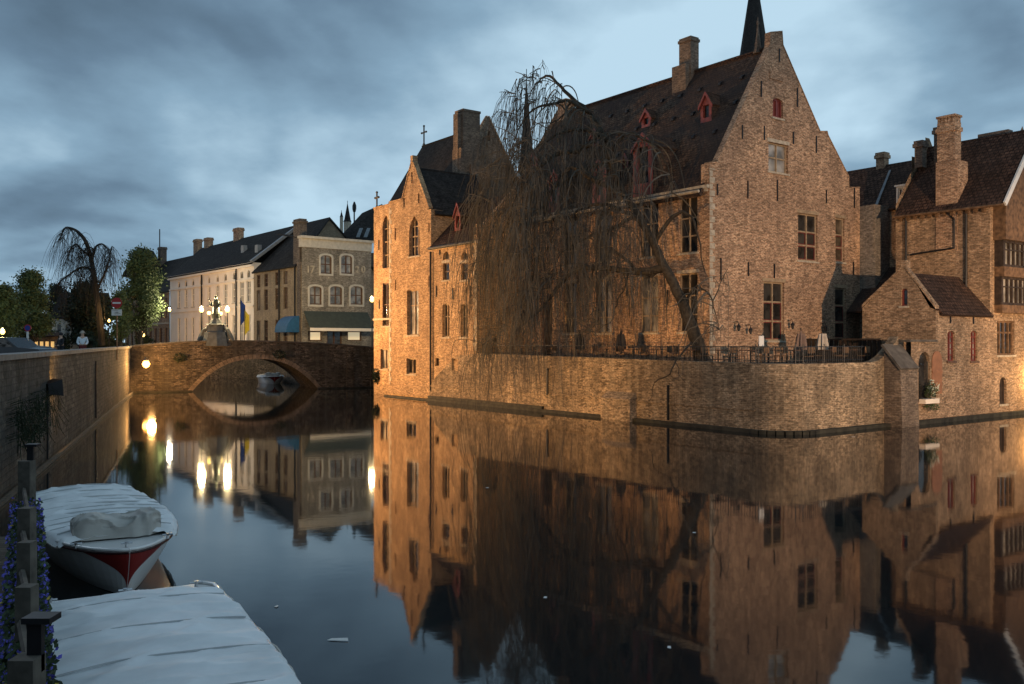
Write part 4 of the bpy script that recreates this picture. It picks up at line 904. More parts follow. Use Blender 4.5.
P = [q + Vector((random.gauss(0, .04), random.gauss(0, .04), 0)) for q in P]; tk.tube(P, rr, 9); tk.build('trunk', M['bark'], W, True)
limbs = [
 ([(664, 268, 1.6), (648, 272, 1.4), (630, 271, 1.2), (608, 269, 1), (588, 268, .8), (572, 272, .7), (558, 288, .6), (545, 306, .5), (530, 318, .4), (516, 330, .2), (508, 346, 0)], .24),
 ([(664, 268, 1.6), (645, 277, 2), (628, 262, 2.2), (612, 250, 2.2), (604, 262, 2.3), (600, 290, 2.3), (598, 320, 2.2), (590, 332, 2)], .12),
 ([(624, 194, 1.6), (604, 186, 1.2), (586, 174, .9), (572, 168, .7), (560, 178, .5), (548, 200, .3), (540, 230, .1)], .19),
 ([(616, 176, 1.7), (614, 152, 2.2), (622, 137, 2.5), (630, 133, 2.6), (642, 137, 2.7), (656, 148, 2.8), (667, 166, 2.8), (672, 192, 2.8)], .15),
 ([(589, 113, 1.6), (573, 103, 1.2), (556, 103, .9), (542, 106, .6), (530, 112, .3), (518, 130, 0), (508, 160, -.2)], .12),
 ([(600, 128, 1.7), (588, 146, 1.2), (570, 152, .8), (552, 156, .4), (535, 170, .1), (518, 196, -.2), (505, 228, -.4), (497, 262, -.5)], .17),
 ([(645, 228, 1.6), (630, 214, 1), (612, 206, .6), (592, 205, .3), (572, 215, 0), (556, 232, -.2), (544, 256, -.4)], .15),
 ([(654, 245, 1.6), (668, 222, 1.9), (682, 212, 2.2), (694, 222, 2.3), (701, 245, 2.3), (704, 275, 2.3)], .13),
 ([(684, 305, 1.8), (694, 288, 2.2), (706, 290, 2.3), (714, 305, 2.3), (720, 330, 2.2)], .09),
 ([(611, 160, 1.8), (596, 166, 2.4), (578, 174, 2.7), (558, 186, 2.8), (538, 200, 2.7), (522, 220, 2.5), (510, 250, 2.3)], .14),
 ([(573, 99, 1.5), (566, 110, 1.2), (558, 120, 1), (548, 122, .8), (538, 124, .6), (530, 134, .5)], .07),
 ([(606, 140, 1.8), (585, 130, 1.4), (568, 130, 1), (550, 138, .8), (532, 152, .4), (515, 178, .2), (503, 214, 0)], .12),
 ([(636, 213, 1.6), (618, 226, 2.6), (600, 232, 3), (580, 240, 3), (562, 254, 2.8), (550, 276, 2.6)], .12),
 ([(692, 340, 1.9), (688, 348, .6), (676, 360, -.5), (668, 374, -1), (655, 383, -1.2), (650, 402, -1.2)], .07),
 ([(676, 360, -.5), (680, 372, -.8), (684, 384, -1.0)], .03),
 ([(630, 271, 1.2), (622, 290, .8), (616, 305, .6), (612, 318, .6), (600, 330, .5), (575, 338, .4)], .06),
]
lm = MB(); starts = []
for pts, r0 in limbs:
    pts = [(x_, y_, w_ - 2.2 * min(1, max(0, (610 - x_) / 70))) for x_, y_, w_ in pts]
    P = [wp(*q) for q in pts]; rr = [r0 * (1 - .85 * i / (len(P) - 1)) for i in range(len(P))]
    P, rr = smooth_path(P, rr); P = [q + Vector((random.gauss(0, .05), random.gauss(0, .05), random.gauss(0, .04))) for q in P]
    lm.tube(P, rr, 6); n_ = len(P)
    if r0 > .065 and len(pts) != 6 or r0 == .12:
        for i in range(n_): starts.append((P[i], i / n_, r0, (P[min(i + 1, n_ - 1)] - P[max(i - 1, 0)]).normalized()))
lm.build('limbs', M['bark'], W, True)
tw_ = MB()
def twig(p, d, zend, r=.017, n=9, sag=.5):
    pts = [p.copy()]; q = p.copy(); v = d.copy(); L = max(1.0, p.z - zend); st = L / n * 1.02
    sway = Vector((random.gauss(0, .05), random.gauss(0, .05), 0))
    for i in range(n + 3):
        v = v * (1 - sag) + Vector((0, 0, -1)) * sag + sway + Vector((random.gauss(0, .05), random.gauss(0, .05), 0)); v.normalize(); q = q + v * st; pts.append(q.copy())
        if q.z < zend: break
    k = len(pts); tw_.tube(pts, [r * (1 - .7 * i / k) for i in range(k)], 3, False); return pts
for q, r_ in zip(trunk[8:], tr[8:]):
    for _ in range(4): p = wp(q[0] + random.uniform(-6, 6), q[1] + random.uniform(-6, 6), q[2] - random.uniform(0, 1.2)); starts.append((p, .5, r_, Vector((0, 0, 1))))
for it in range(470):     # side branches, each with a hanging tress of twigs
    p, f, r0, dr = random.choice(starts)
    if f < .12: continue
    px = CX + FPX * p.x / p.y
    if px < 575: p = p - FB.v * random.uniform(.3, 1.5)
    out = (-FB.u * random.uniform(-.5, 1.2) + FB.v * random.gauss(-.3, .6) + Vector((0, 0, random.uniform(-.1, .5)))).normalized()
    L0 = random.uniform(.5, 2.0) * (.45 if p.z > 16.5 else 1); br = [p]; q = p.copy(); v = out.copy()
    for _ in range(6): v = (v + Vector((random.gauss(0, .18), random.gauss(0, .18), random.gauss(-.12, .15)))).normalized(); q = q + v * L0 / 5; br.append(q.copy())
    tw_.tube(br, [.04, .036, .032, .028, .024, .02, .016], 4, False)
    low = .7 if px < 570 else (3.4 if px < 660 else 4.5)
    base_len = (p.z - low) * (random.uniform(.5, 1.0) if px < 575 else random.uniform(.2, .95))
    if p.z > 15.5: base_len = random.uniform(1.5, 5.5) if random.random() < .8 else base_len
    ns = random.randint(4, 9) if px < 575 else random.randint(3, 6)
    if p.z > 16.5 and random.random() < .35: continue
    for _ in range(ns):
        a = random.choice(br[2:]); L = max(.7, base_len * random.uniform(.55, 1.05)); rad = random.uniform(.008, .019)
        d = (v * .6 + Vector((random.gauss(0, .35), random.gauss(0, .35), -.3))).normalized()
        pts = twig(a, d, a.z - L, rad, n=max(5, int(L * 1.1)), sag=.5)
        if random.random() < .45 and len(pts) > 4:
            j = random.randint(1, len(pts) - 3); o2 = Vector((random.gauss(0, .6), random.gauss(0, .6), random.uniform(-.4, .2))).normalized()
            twig(pts[j], o2, pts[j].z - random.uniform(.8, 3.5), rad * .7, n=5, sag=.45)
for it in range(60):
    p, f, r0, dr = random.choice(starts); d = (-FB.u * random.uniform(-.6, 1) + FB.v * random.gauss(0, .6) + Vector((0, 0, random.uniform(-.1, .5)))).normalized()
    twig(p, d, p.z - random.uniform(.8, 4.5), .05, n=7, sag=.3)
tag(tw_.build('twigs', M['twig'], W), kind='stuff')

# ================================================================== far left: street beyond bridge
K = thing('corner_shop_house', FL.pt(-1, 3, 3), 'grey brick corner house dated 1720 with white framed windows above a green awning', 'house')
F = Facade((-21.5, 92), (-21.5 + .785 * 8.05, 92 + .62 * 8.05)); F = FF(FL, 0, 0, 0, 8.05); KF = F
wl = MB()
def frwin(x0, x1, y0, y1):
    o = pxwin(F, K, x0, x1, y0, y1, arch='seg', nv=1, nh=1, th=[.5], frame='brown_paint', bar=.10, pane='glass_pale', sill=None)
    a0, a1 = F.a_at(x0), F.a_at(x1); z0, z1 = F.z_at(y1, a0), F.z_at(y0, a0); mb = MB()
    inn = F.rect(a0, a1, z0, z1, 'seg'); out_ = F.rect(a0 - .2, a1 + .2, z0 - .2, z1 + .2, 'seg'); ctr = ((a0 + a1) / 2, (z0 + z1) / 2)
    for i in range(len(inn)):
        j = (i + 1) % len(inn)
        mb.prism([F.P(*inn[i], -.06), F.P(*inn[j], -.06), F.P(*out_[j], -.06), F.P(*out_[i], -.06)], F.inw * .058)
    mb.build('surround', M['surround'], o)
for x0, x1 in ((320.5, 331.5), (341, 352)): frwin(x0, x1, 255, 273.5)
for x0, x1 in ((309.5, 321.5), (330, 342), (350.5, 362.5)): frwin(x0, x1, 286, 304.5)
for x0, x1 in ((308, 322), (347.5, 361.5)): pxwin(F, K, x0, x1, 331, 341, nv=0, nh=0, frame='brown_paint', pane='shop_light', bar=.12, sill=None, name='shop_window')
pxwin(F, K, 327, 342, 331, 345, nv=1, nh=0, frame='brown_paint', pane='glass', bar=.12, sill=None, name='door')
zt = F.z_at(236, 0)
F.wall(wl, [(0, 2.9), (F.len, 2.9), (F.len, zt - 1.1), (0, zt - 1.1)])
wl.quad(FL.pt(0, 8.05, 2.9), FL.pt(-.0, 8.05, zt - 1.1), FL.pt(8, 8.05, zt - 1.1), FL.pt(8, 8.05, 2.9))
wl.build('wall', M['brick_grey'], K)
mb = MB(); F.box(mb, -.1, 8.1, zt - 1.1, zt - .2, -.08, .5); F.box(mb, -.2, 8.2, zt - .197, zt + .05, -.35, .6); mb.build('cornice', M['surround'], K)
mb = MB(); mb.slab([FL.pt(.5, 0, zt - .1), FL.pt(.5, 8, zt - .1), FL.pt(6, 8, zt + .8), FL.pt(6, 0, zt + .8)], .1); mb.build('roof', M['slate'], K)
# 1720 numerals as wall irons
def text(parent, body, F, a, z, size, mat, d=-.05):
    cu = bpy.data.curves.new('numeral', 'FONT'); cu.body = body; cu.size = size; cu.extrude = .02; cu.align_x = 'CENTER'; cu.offset = .025
    o = bpy.data.objects.new('numeral', cu); COL.objects.link(o); dg = bpy.context.evaluated_depsgraph_get(); me = bpy.data.meshes.new_from_object(o.evaluated_get(dg)); bpy.data.objects.remove(o)
    mb = MB(); mb.add([F.P(a + v.co.x, z + v.co.y, d - v.co.z) for v in me.vertices], [tuple(p.vertices) for p in me.polygons]); return mb.build('numeral', mat, parent)
for ch, px in (('1', 308), ('7', 312.5), ('2', 357), ('0', 363.2)): a = F.a_at(px); text(K, ch, F, a, F.z_at(272.5, a), 1.0, M['stone'])
# awning
a0, a1 = F.a_at(303.5), F.a_at(367.5); mb = MB(); z0, z1 = F.z_at(311.5, 3), F.z_at(328.5, 3)
mb.slab([F.P(a0, z0, -.02), F.P(a1, z0, -.02), F.P(a1, z1, -1.5), F.P(a0, z1, -1.5)], .05); aw_ = mb.build('awning', M['green_awning'], K)
mb = MB(); F.box(mb, a0, a1, z1 - .28, z1 + .03, -1.56, -1.5); mb.build('valance', M['cream'], aw_)
W2 = thing('stone_terrace_house', FL.pt(6, 2, 3), 'sandy stone house with dark slate roof and tall chimney, joined to the grey corner house', 'house')
F = FF(FL, 12.4, 0, 0, 0); wl = MB()
for c in (258.5, 266, 277, 285.5):
    for z0, z1 in ((10.3, 11.7), (7.7, 10.0), (3.9, 6.6)):
        a = F.a_at(c); F.window(W2, a - .5, a + .5, z0, z1, nv=1, nh=2, frame='brown_paint', bar=.06, sill=None)
F.wall(wl, [(0, 2.9), (F.len, 2.9), (F.len, 12.1), (0, 12.1)])
F2 = FF(FL, 5.8, 0, 5.8, 12); F2.wall(wl, [(0, 2.9), (12, 2.9), (12, 12), (6, 18), (0, 12)])
wl.build('wall', M['sandwall'], W2)
mb = MB(); mb.slab([FL.pt(12.4, 6, 18.1), FL.pt(5.6, 6, 18.1), FL.pt(1.0, -.3, 12.0), FL.pt(12.4, -.3, 12.0)], .15); mb.slab([FL.pt(12.4, 6, 18.1), FL.pt(5.6, 6, 18.1), FL.pt(5.6, 12.3, 12.), FL.pt(12.4, 12.3, 12.)], .15)
mb.build('roof', M['slate'], W2)
mb = MB(); mb.fbox(FL, .5, 2.0, .0, .8, 11.5, 16.9); mb.fbox(FL, .12, .9, -.12, 1.0, 3, 12.5)
mb.fbox(FL, .4, 2.1, -.08, .9, 16.5, 16.7); mb.build('chimney', M['brick_dark'], W2)
mb = MB(); p = FL.pt(1.4, -.12, 0); mb.tube([p + Vector((0, 0, 3)), p + Vector((0, 0, 12))], .09, 6); p = FL.pt(5.3, -.12, 0); mb.tube([p + Vector((0, 0, 3)), p + Vector((0, 0, 12))], .09, 6); mb.build('drain_pipe', M['iron'], W2)
mb = MB(); q0 = FL.pt(2.2, -.02, 0); mb.add([], [])
for i in range(8):
    t0, t1 = R(90) * i / 8, R(90) * (i + 1) / 8
    P_ = lambda t, s_: FL.pt(s_, -.03 - 1.5 * math.sin(t), 6.9 - 1.7 * (1 - math.cos(t)))
    mb.quad(P_(t0, .3), P_(t0, 3.2), P_(t1, 3.2), P_(t1, .3)); mb.add([P_(t0, .3), P_(t1, .3), FL.pt(.3, -.03, 5.2)], [(0, 1, 2)]); mb.add([P_(t0, 3.2), P_(t1, 3.2), FL.pt(3.2, -.03, 5.2)], [(0, 1, 2)])
mb.build('awning', M['blue_awning'], W2)

WH = thing('cream_terrace_house', FL.pt(27, 2, 3), 'long cream plastered building with rows of tall windows and three brick chimneys', 'house')
F = FF(FL, 41.8, 0, 12.42, 0); wl = MB()
for i, c in enumerate((179, 186, 193, 200.8, 209, 217.5, 225.5, 234.2, 241.8, 248.6)):
    a = F.a_at(c)
    F.window(WH, a - .45, a + .45, 11.6, 12.4, arch='round', nv=0, nh=0, frame='sandwall', bar=.06, pane='glass_pale', sill=None)
    F.window(WH, a - .6, a + .6, 8.8, 11.2, nv=1, nh=2, frame='cream', bar=.07, pane='glass_pale')
    F.window(WH, a - .55, a + .55, 4.2, 7.4, nv=1, nh=2, frame='cream', bar=.07, pane='glass_pale')
F.wall(wl, [(0, 2.9), (F.len, 2.9), (F.len, 13.2), (0, 13.2)])
wl.quad(FL.pt(12.42, 0, 2.9), FL.pt(12.42, 12, 2.9), FL.pt(12.42, 12, 13.2), FL.pt(12.42, 0, 13.2)); wl.quad(FL.pt(41.8, 0, 2.9), FL.pt(41.8, 12, 2.9), FL.pt(41.8, 12, 13.2), FL.pt(41.8, 0, 13.2))
wl.build('wall', M['cream'], WH)
mb = MB(); F.box(mb, -.2, F.len + .1, 12.75, 13.2, -.3, -.003); F.box(mb, -.2, F.len, 11.3, 11.45, -.12, -.003); F.box(mb, -.2, F.len, 8.2, 8.4, -.1, -.003); mb.build('cornice', M['cream'], WH)
mb = MB(); mb.slab([FL.pt(46.5, 6, 18.0), FL.pt(12.3, 6, 18.1), FL.pt(12.3, -.4, 13.1), FL.pt(42.0, -.4, 13.1)], .15); mb.slab([FL.pt(46.5, 6, 18.0), FL.pt(12.3, 6, 18.1), FL.pt(12.3, 12.3, 13), FL.pt(42, 12.3, 13)], .15); mb.build('roof', M['slate'], WH)
mb = MB(); mb.slab([FL.pt(12.1, 6, 18.4), FL.pt(12.7, 6, 18.4), FL.pt(12.7, -.4, 13.4), FL.pt(12.1, -.4, 13.4)], .3); mb.build('flashing', M['lead'], WH)
for x0, x1, y0 in ((193, 201, 239), (203.5, 212, 237.5), (232, 243, 227.5)):
    s0, s1 = FL.s_at(x1, 6), FL.s_at(x0, 6); chimney(WH, FL, s0 + (s1 - s0) * .18, s0 + (s1 - s0) * .62, 5.6, 6.4, 17, FL.z_at(y0, s0, 6), M['brick_red'])
mb = MB()
for c in (202.5, 237): a = F.a_at(c); mb.tube([F.P(a, 3, -.13), F.P(a, 13.3, -.13)], .1, 6)
mb.build('drain_pipe', M['iron'], WH)
for s_, w_ in ((21, 2.2), (15.2, 1.6)):
    mb = MB(); z_ = 13.1 + (w_ + .4) * .78; mb.fbox(FL, s_, s_ + .8, w_, w_ + .5, z_, z_ + .9); mb.build('roof_vent', M['lead'], WH)
BN = thing('brown_brick_house', FL.pt(52, 2, 3), 'brown brick house with dark roofs beyond the cream building, half hidden by the green tree', 'house')
F = FF(FL, 64, 0, 42.0, 0); wl = MB()
for i in range(9):
    a = 1.6 + i * 2.35
    for z0, z1 in ((7.6, 10.4), (3.6, 6.2)): F.window(BN, a - .55, a + .55, z0, z1, nv=1, nh=2, frame='brown_paint', bar=.08, sill=None)
F.wall(wl, [(0, 2.9), (F.len, 2.9), (F.len, 11.3), (0, 11.3)]); wl.build('wall', M['brick_brown'], BN)
mb = MB(); F.box(mb, 0, F.len, 6.7, 6.95, -.1, -.003); F.box(mb, 0, F.len, 11.0, 11.3, -.15, -.003); mb.build('cornice', M['stone'], BN)
mb = MB(); mb.slab([FL.pt(64, 6, 17.2), FL.pt(41.9, 6, 17.2), FL.pt(41.9, -.3, 11.2), FL.pt(64, -.3, 11.2)], .15); mb.slab([FL.pt(64, 6, 17.2), FL.pt(41.9, 6, 17.2), FL.pt(41.9, 12, 11.2), FL.pt(64, 12, 11.2)], .15)
p = FL.pt(60.5, 1.0, 0); mb.add([p + Vector((-2.6, 0, 14.4)), p + Vector((2.6, 0, 14.4)), p + Vector((0, 0, 19.0)), p + Vector((0, 6, 19.0)), p + Vector((-2.6, 6, 14.4)), p + Vector((2.6, 6, 14.4))], [(0, 1, 2), (0, 2, 3, 4), (1, 5, 3, 2)]); mb.build('roof', M['slate'], BN)
chimney(BN, FL, 62.5, 63.8, 5, 6, 16, 19.4, M['brick_dark'])
mb = MB(); p = FL.pt(64.5, 5.5, 17); mb.tube([p, p + Vector((0, 0, 5.5))], .09, 5); mb.build('mast', M['iron'], BN)
# roofs behind the corner house
RB = thing('slate_roofed_house', (-16, 112, 3), 'dark slate roofed house with two skylights behind the grey corner house', 'house')
Fr = Frame((-20.2, 108), (.95, .31), (-.31, .95)); q0 = Fr.pt(0, 0)
mb = MB(); mb.fbox(Fr, 0, 9, 0, 9, 2.9, 15.0); mb.build('wall', M['brick_dark'], RB)
mb = MB(); mb.slab([P3(337, 240, 108), P3(382, 240, 111), P3(382, 204, 116), P3(362, 213, 115)], .15); mb.slab([P3(362, 213, 115), P3(382, 204, 116), P3(384, 240, 122), P3(350, 240, 121)], .15); mb.build('roof', M['slate'], RB)
for x in (356, 363.5):
    mb = MB(); mb.slab([P3(x, 237, 108.2), P3(x + 3.6, 237, 108.4), P3(x + 7, 228, 110.0), P3(x + 3.6, 228, 109.8)], .05); mb.build('skylight', M['lead'], RB)
# far church tower with spirelet
def steeple(name, px, Y, ytip, ybase, hw, label, extra=None, octo=8, mat='slate', wall='brick_dark', body=1.0):
    x = (px - CX) / FPX * Y; z0 = EYE - (ybase - CY) / FPX * Y; z1 = EYE - (ytip - CY) / FPX * Y; r_ = hw / FPX * Y
    o = thing(name, (x, Y, 3), label, 'church tower'); mb = MB(); mb.lathe((x, Y, 0), [(r_ * body, 2.9), (r_ * body, z0)], 8, R(22.5)); mb.build('tower', M[wall], o)
    mb = MB(); mb.lathe((x, Y, 0), [(r_ * 1.12, z0), (r_ * .86, z0 + (z1 - z0) * .12), (r_ * .03, z1)], 8, R(22.5)); mb.build('spire', M[mat], o)
    mb = MB(); h = (z1 - z0); mb.tube([(x, Y, z1 - .5), (x, Y, z1 + h * .12)], max(.05, r_ * .04), 5); mb.lathe((x, Y, z1 + h * .03), [(.01, 0), (r_ * .09, r_ * .1), (.01, r_ * .2)], 6); mb.build('weather_vane', M['iron'], o)
    return o, x, z0, z1, r_
steeple('church_spire', 754, 300, -36, 70, 17, 'tall dark church spire rising behind the big gable, cut by the top of the frame')
o, x, z0, z1, r_ = steeple('slender_spire', 526.5, 125, 80, 172, 8.5, 'slender dark spire seen through the top of the willow', body=.8)
steeple('round_tower', 347.5, 160, 203, 222, 3.8, 'pointed grey tower roof peeping above the roofs behind the corner house', wall='stone')
steeple('stair_turret', 341.5, 156, 211, 217, 1.7, 'thin yellowish turret with tiny cone roof beside the pointed grey tower', wall='stone')
o = thing('roof_lantern', P3(355, 232, 140), 'thin roof finial with a knob just right of the pointed tower', 'finial'); mb = MB(); p = P3(354.3, 240, 140); mb.tube([(p.x, 140, 3), (p.x, 140, EYE - (212 - CY) / FPX * 140)], .12, 5); mb.lathe((p.x, 140, EYE - (212 - CY) / FPX * 140), [(.2, 0), (.32, .5), (.32, 1.0), (.1, 1.6)], 6); mb.build('shaft', M['iron'], o)

# ---------------- statue on the bridge
sp = brp(7.0, .6, 3.3); Ys = sp.y
st = thing('bridge_statue', (sp.x, sp.y, 3.3), 'dark bronze robed saint with a cross on a stepped stone pedestal on the bridge', 'statue')
sx = (216 - CX) / FPX * Ys; zz_ = lambda y: EYE - (y - CY) / FPX * Ys
mb = MB()
for r_, y0, y1 in ((1.2, 346, 338), (1.05, 338, 332), (.75, 332, 325), (.9, 325, 323.5), (.5, 323.5, 320), (.36, 320, 317)): mb.lathe((sx, Ys, 0), [(r_, zz_(y0)), (r_ * .88, zz_(y1))], 8, R(22.5))
for sg in (-1, 1): mb.tube([(sx + sg * .5, Ys, zz_(326)), (sx + sg * 1.0, Ys, zz_(330)), (sx + sg * 1.25, Ys, zz_(337)), (sx + sg * 1.5, Ys, zz_(341))], [.12, .2, .26, .15], 6)
mb.build('pedestal', M['bluestone'], st)
mb = MB(); mb.lathe((sx, Ys, 0), [(.34, zz_(318)), (.38, zz_(314)), (.30, zz_(310)), (.27, zz_(306)), (.32, zz_(303)), (.30, zz_(301)), (.1, zz_(299.5)), (.09, zz_(299)), (.14, zz_(298)), (.15, zz_(297)), (.1, zz_(296)), (.12, zz_(295.8)), (.02, zz_(295.2))], 10)
mb.tube([(sx - .25, Ys, zz_(302)), (sx - .42, Ys - .1, zz_(306)), (sx - .35, Ys - .3, zz_(305))], .1, 6); mb.tube([(sx + .25, Ys, zz_(302)), (sx + .42, Ys - .1, zz_(306)), (sx + .2, Ys - .3, zz_(307))], .1, 6); mb.build('body', M['bronze'], st)
mb = MB(); mb.tube([(sx - .25, Ys - .3, zz_(306.5)), (sx - .52, Ys - .3, zz_(298))], .04, 5); mb.tube([(sx - .62, Ys - .3, zz_(300)), (sx - .32, Ys - .3, zz_(301.2))], .035, 5); mb.build('crucifix', M['bronze'], st)
# street lamps
def lamp_post(px, py, Y, zb, label, power=40, col=(1, .72, .36), rad=.2, group='street lamps', arm=0):
    x = (px - CX) / FPX * Y; zt = EYE - (py - CY) / FPX * Y
    o = thing('street_lamp', (x + arm, Y, zb), label, 'street lamp', group)
    mb = MB(); mb.tube([(x + arm, Y, zb), (x + arm, Y, zb + .8), (x + arm, Y, zt - rad * (1.2 if not arm else .2))], [.1, .06, .04], 8); mb.lathe((x + arm, Y, zb), [(.16, 0), (.16, .3), (.08, .5)], 8)
    if arm: mb.tube([(x + arm, Y, zt - .1), (x, Y, zt + rad * 1.3)], .03, 5)
    mb.build('post', M['iron'], o)
    mb = MB(); mb.lathe((x, Y, zt), [(rad * .5, -rad), (rad, -rad * .2), (rad * .95, rad * .5), (rad * .5, rad)], 10); mb.build('lantern_glass', M['bulb_globe'], o, True)
    mb = MB(); mb.lathe((x, Y, zt), [(rad * 1.0, rad * 1.0), (rad * .5, rad * 1.35), (.02, rad * 1.8)], 8); mb.lathe((x, Y, zt), [(rad * .3, -rad * 1.3), (rad * .55, -rad * 1.02)], 8); mb.build('lantern_cap', M['iron'], o)
    if power:
        l_ = bpy.data.lights.new('lamp_light', 'POINT'); l_.energy = power; l_.color = col; l_.shadow_soft_size = rad * 1.3
        lo = bpy.data.objects.new('lamp_light', l_); COL.objects.link(lo); lo.parent = o; lo.location = (-arm, 0, zt - zb)
        lo.location.z += rad * 2.2
    return o
lamp_post(201.5, 310, Ys + .4, 3.3, 'lit globe lamp on the bridge just left of the statue', 2200)
lamp_post(227.5, 310, Ys + .4, 3.3, 'lit globe lamp on the bridge just right of the statue', 2200)
lamp_post(209, 313, Ys + 6.2, 3.3, 'smaller lit lamp on the far parapet half behind the statue on its left', 0, rad=.18)
lamp_post(220.8, 313.5, Ys + 6.2, 3.3, 'smaller lit lamp on the far parapet half behind the statue on its right', 0, rad=.18)
lamp_post(372, 300, 84, 3, 'bright lamp at the corner between the grey corner shop and the golden house', 1300)
lamp_post(143, 335, 104, 3, 'orange lamp low in front of the brown brick house beneath the green tree', 1300, (1, .5, .15))
lamp_post(2.5, 332, 78, 3, 'yellow lamp at the far left edge under the trees', 900, (1, .8, .3))
lamp_post(109, 321, 110, 3, 'small orange lamp between the dark weeping tree and the green tree', 500, (1, .5, .15), rad=.15)
lamp_post(169.5, 310, 100, 3, 'small white lamp on the street at the left end of the cream building', 1100, (1, .85, .6), rad=.17)
# floodlights on the canal walls
def flood(name, p, target, power, label, size, blend=.6, col=(1, .55, .2), face='flood_face', rad=.12, lit=True, scale=1.0):
    p = Vector(p); d = (Vector(target) - p).normalized(); o = thing(name, p, label, 'floodlight')
    x = d.cross(Vector((0, 0, 1))).normalized(); y = x.cross(d); s = .28 * scale
    mb = MB(); A_ = [p + x * a * s * .6 + y * b_ * s * .5 - d * .35 * scale for a, b_ in ((-1, -1), (1, -1), (1, 1), (-1, 1))]; B_ = [p + x * a * s + y * b_ * s * .85 for a, b_ in ((-1, -1), (1, -1), (1, 1), (-1, 1))]
    mb.add(A_ + B_, [(3, 2, 1, 0), (0, 1, 5, 4), (1, 2, 6, 5), (2, 3, 7, 6), (3, 0, 4, 7)]); mb.build('housing', M['iron'], o)
    if lit is not None: mb = MB(); mb.quad(*[q - d * .02 for q in [p + (q - p) * .93 for q in B_]]); mb.build('lens', M[face], o)
    l_ = bpy.data.lights.new('flood_light', 'SPOT'); l_.energy = power; l_.color = col; l_.spot_size = R(size); l_.spot_blend = blend; l_.shadow_soft_size = rad
    lo = bpy.data.objects.new('flood_light', l_); COL.objects.link(lo); lo.parent = o; lo.location = d * .12; lo.rotation_euler = d.to_track_quat('-Z', 'Y').to_euler()
    return o
pq = Vector((QX(31.8) + .35, 31.8, 2.6))
o = flood('floodlight', pq, FB.pt(18, 0, 5), 22000, 'dark boxy floodlight on a bracket on the left quay wall above the boats', 62, 1.0, scale=1.25)
mb = MB(); mb.tube([(QX(31.8) + .02, 31.8, 2.3), tuple(pq - Vector((0, 0, .15)))], .04, 5); mb.tube([(QX(31.4) + .05, 31.4, 2.5), (QX(31.4) + .05, 31.4, .1)], .03, 5); mb.build('bracket', M['iron'], o)
pl = P3(146, 364, 71.5)
o = thing('canal_lamp', pl, 'dazzling orange floodlight low on the canal wall at the left end of the bridge', 'floodlight')
mb = MB(); mb.lathe(pl, [(.02, -.32), (.2, -.22), (.30, 0), (.2, .22), (.02, .32)], 12); mb.build('bulb', emis('canal_bulb', (1, .47, .09), 8), o, True)
mb = MB(); mb.lathe(pl, [(.26, .26), (.2, .34), (.05, .42)], 10); mb.tube([pl + Vector((0, 0, .4)), pl + Vector((-.3, .4, .5)), pl + Vector((-.5, 1.5, .5))], .04, 5); mb.build('bracket', M['iron'], o)
l_ = bpy.data.lights.new('lamp_light', 'POINT'); l_.energy = 1500; l_.color = (1, .50, .15); l_.shadow_soft_size = .3
lo = bpy.data.objects.new('lamp_light', l_); COL.objects.link(lo); lo.parent = o; lo.location = (.75, -.75, .0)
l_ = bpy.data.lights.new('flood_light', 'SPOT'); l_.energy = 37000; l_.color = (1, .52, .19); l_.spot_size = R(76); l_.spot_blend = .9; l_.shadow_soft_size = .15
lo = bpy.data.objects.new('flood_light', l_); COL.objects.link(lo); lo.parent = o; lo.location = (.45, -.12, 0); lo.rotation_euler = (FB.pt(4, 0, 9.5) - pl).to_track_quat('-Z', 'Y').to_euler()
# unseen floodlights off right: waterside houses first, then one added to light the gable
flood('floodlight', (38.2, 22, 3.2), FB.pt(37, 24, 6), 30000, 'floodlight low on the right bank aimed at the waterside houses', 36, 1.0, col=(1, .62, .32))
flood('floodlight', (26.5, 1.4, 4.6), FB.pt(30, 15, 5), 60000, 'unseen floodlight added on the near quay to light the big gable', 42, .9, col=(1, .66, .40))
# lamp by the right house
lp = DF.P(DF.a_at(1030), DF.z_at(373, 5), -.8); o = thing('wall_lamp', lp, 'lit wall lamp beside the small arched door at the right edge', 'lamp')
mb = MB(); mb.lathe(lp, [(.05, -.15), (.15, 0), (.1, .18)], 8); mb.build('lantern_glass', M['bulb_globe'], o); mb = MB(); mb.tube([lp + Vector((0, 0, .15)), lp + Vector((0, 0, .35)), lp + DF.inw * .8 + Vector((0, 0, .3))], .03, 5); mb.build('bracket', M['iron'], o)
l_ = bpy.data.lights.new('lamp_light', 'POINT'); l_.energy = 330; l_.color = (1, .6, .22); l_.shadow_soft_size = .2; lo = bpy.data.objects.new('lamp_light', l_); COL.objects.link(lo); lo.parent = o; lo.location = (0, 0, -.3)
# flags
for px, mt, lb in ((240.5, 'flag_blue', 'blue flag hanging from a tilted pole right of the statue'), (244.5, 'flag_yellow', 'yellow flag hanging limp beside the blue one')):
    x = (px - CX) / FPX * 92; o = thing('flag', (x, 92, 3), lb, 'flag', 'flags by the bridge'); zt = EYE - ((300 if mt == 'flag_blue' else 310) - CY) / FPX * 92
    mb = MB(); mb.tube([(x, 92, 3), (x, 92, zt + .2)], .04, 5); mb.build('pole', M['iron'], o)
    mb = MB(); n_ = 6
    for i in range(n_):
        x0 = x + .02 + i * .08; dy0, dy1 = .08 * (i % 2), .08 * ((i + 1) % 2); mb.quad((x0, 92 + dy0, zt - 2.6 + i * .1), (x0 + .08, 92 + dy1, zt - 2.6 + (i + 1) * .1), (x0 + .08, 92 + dy1, zt - .25 * i * .4 - .1), (x0, 92 + dy0, zt - .25 * i * .4))
    mb.build('cloth', M[mt], o)

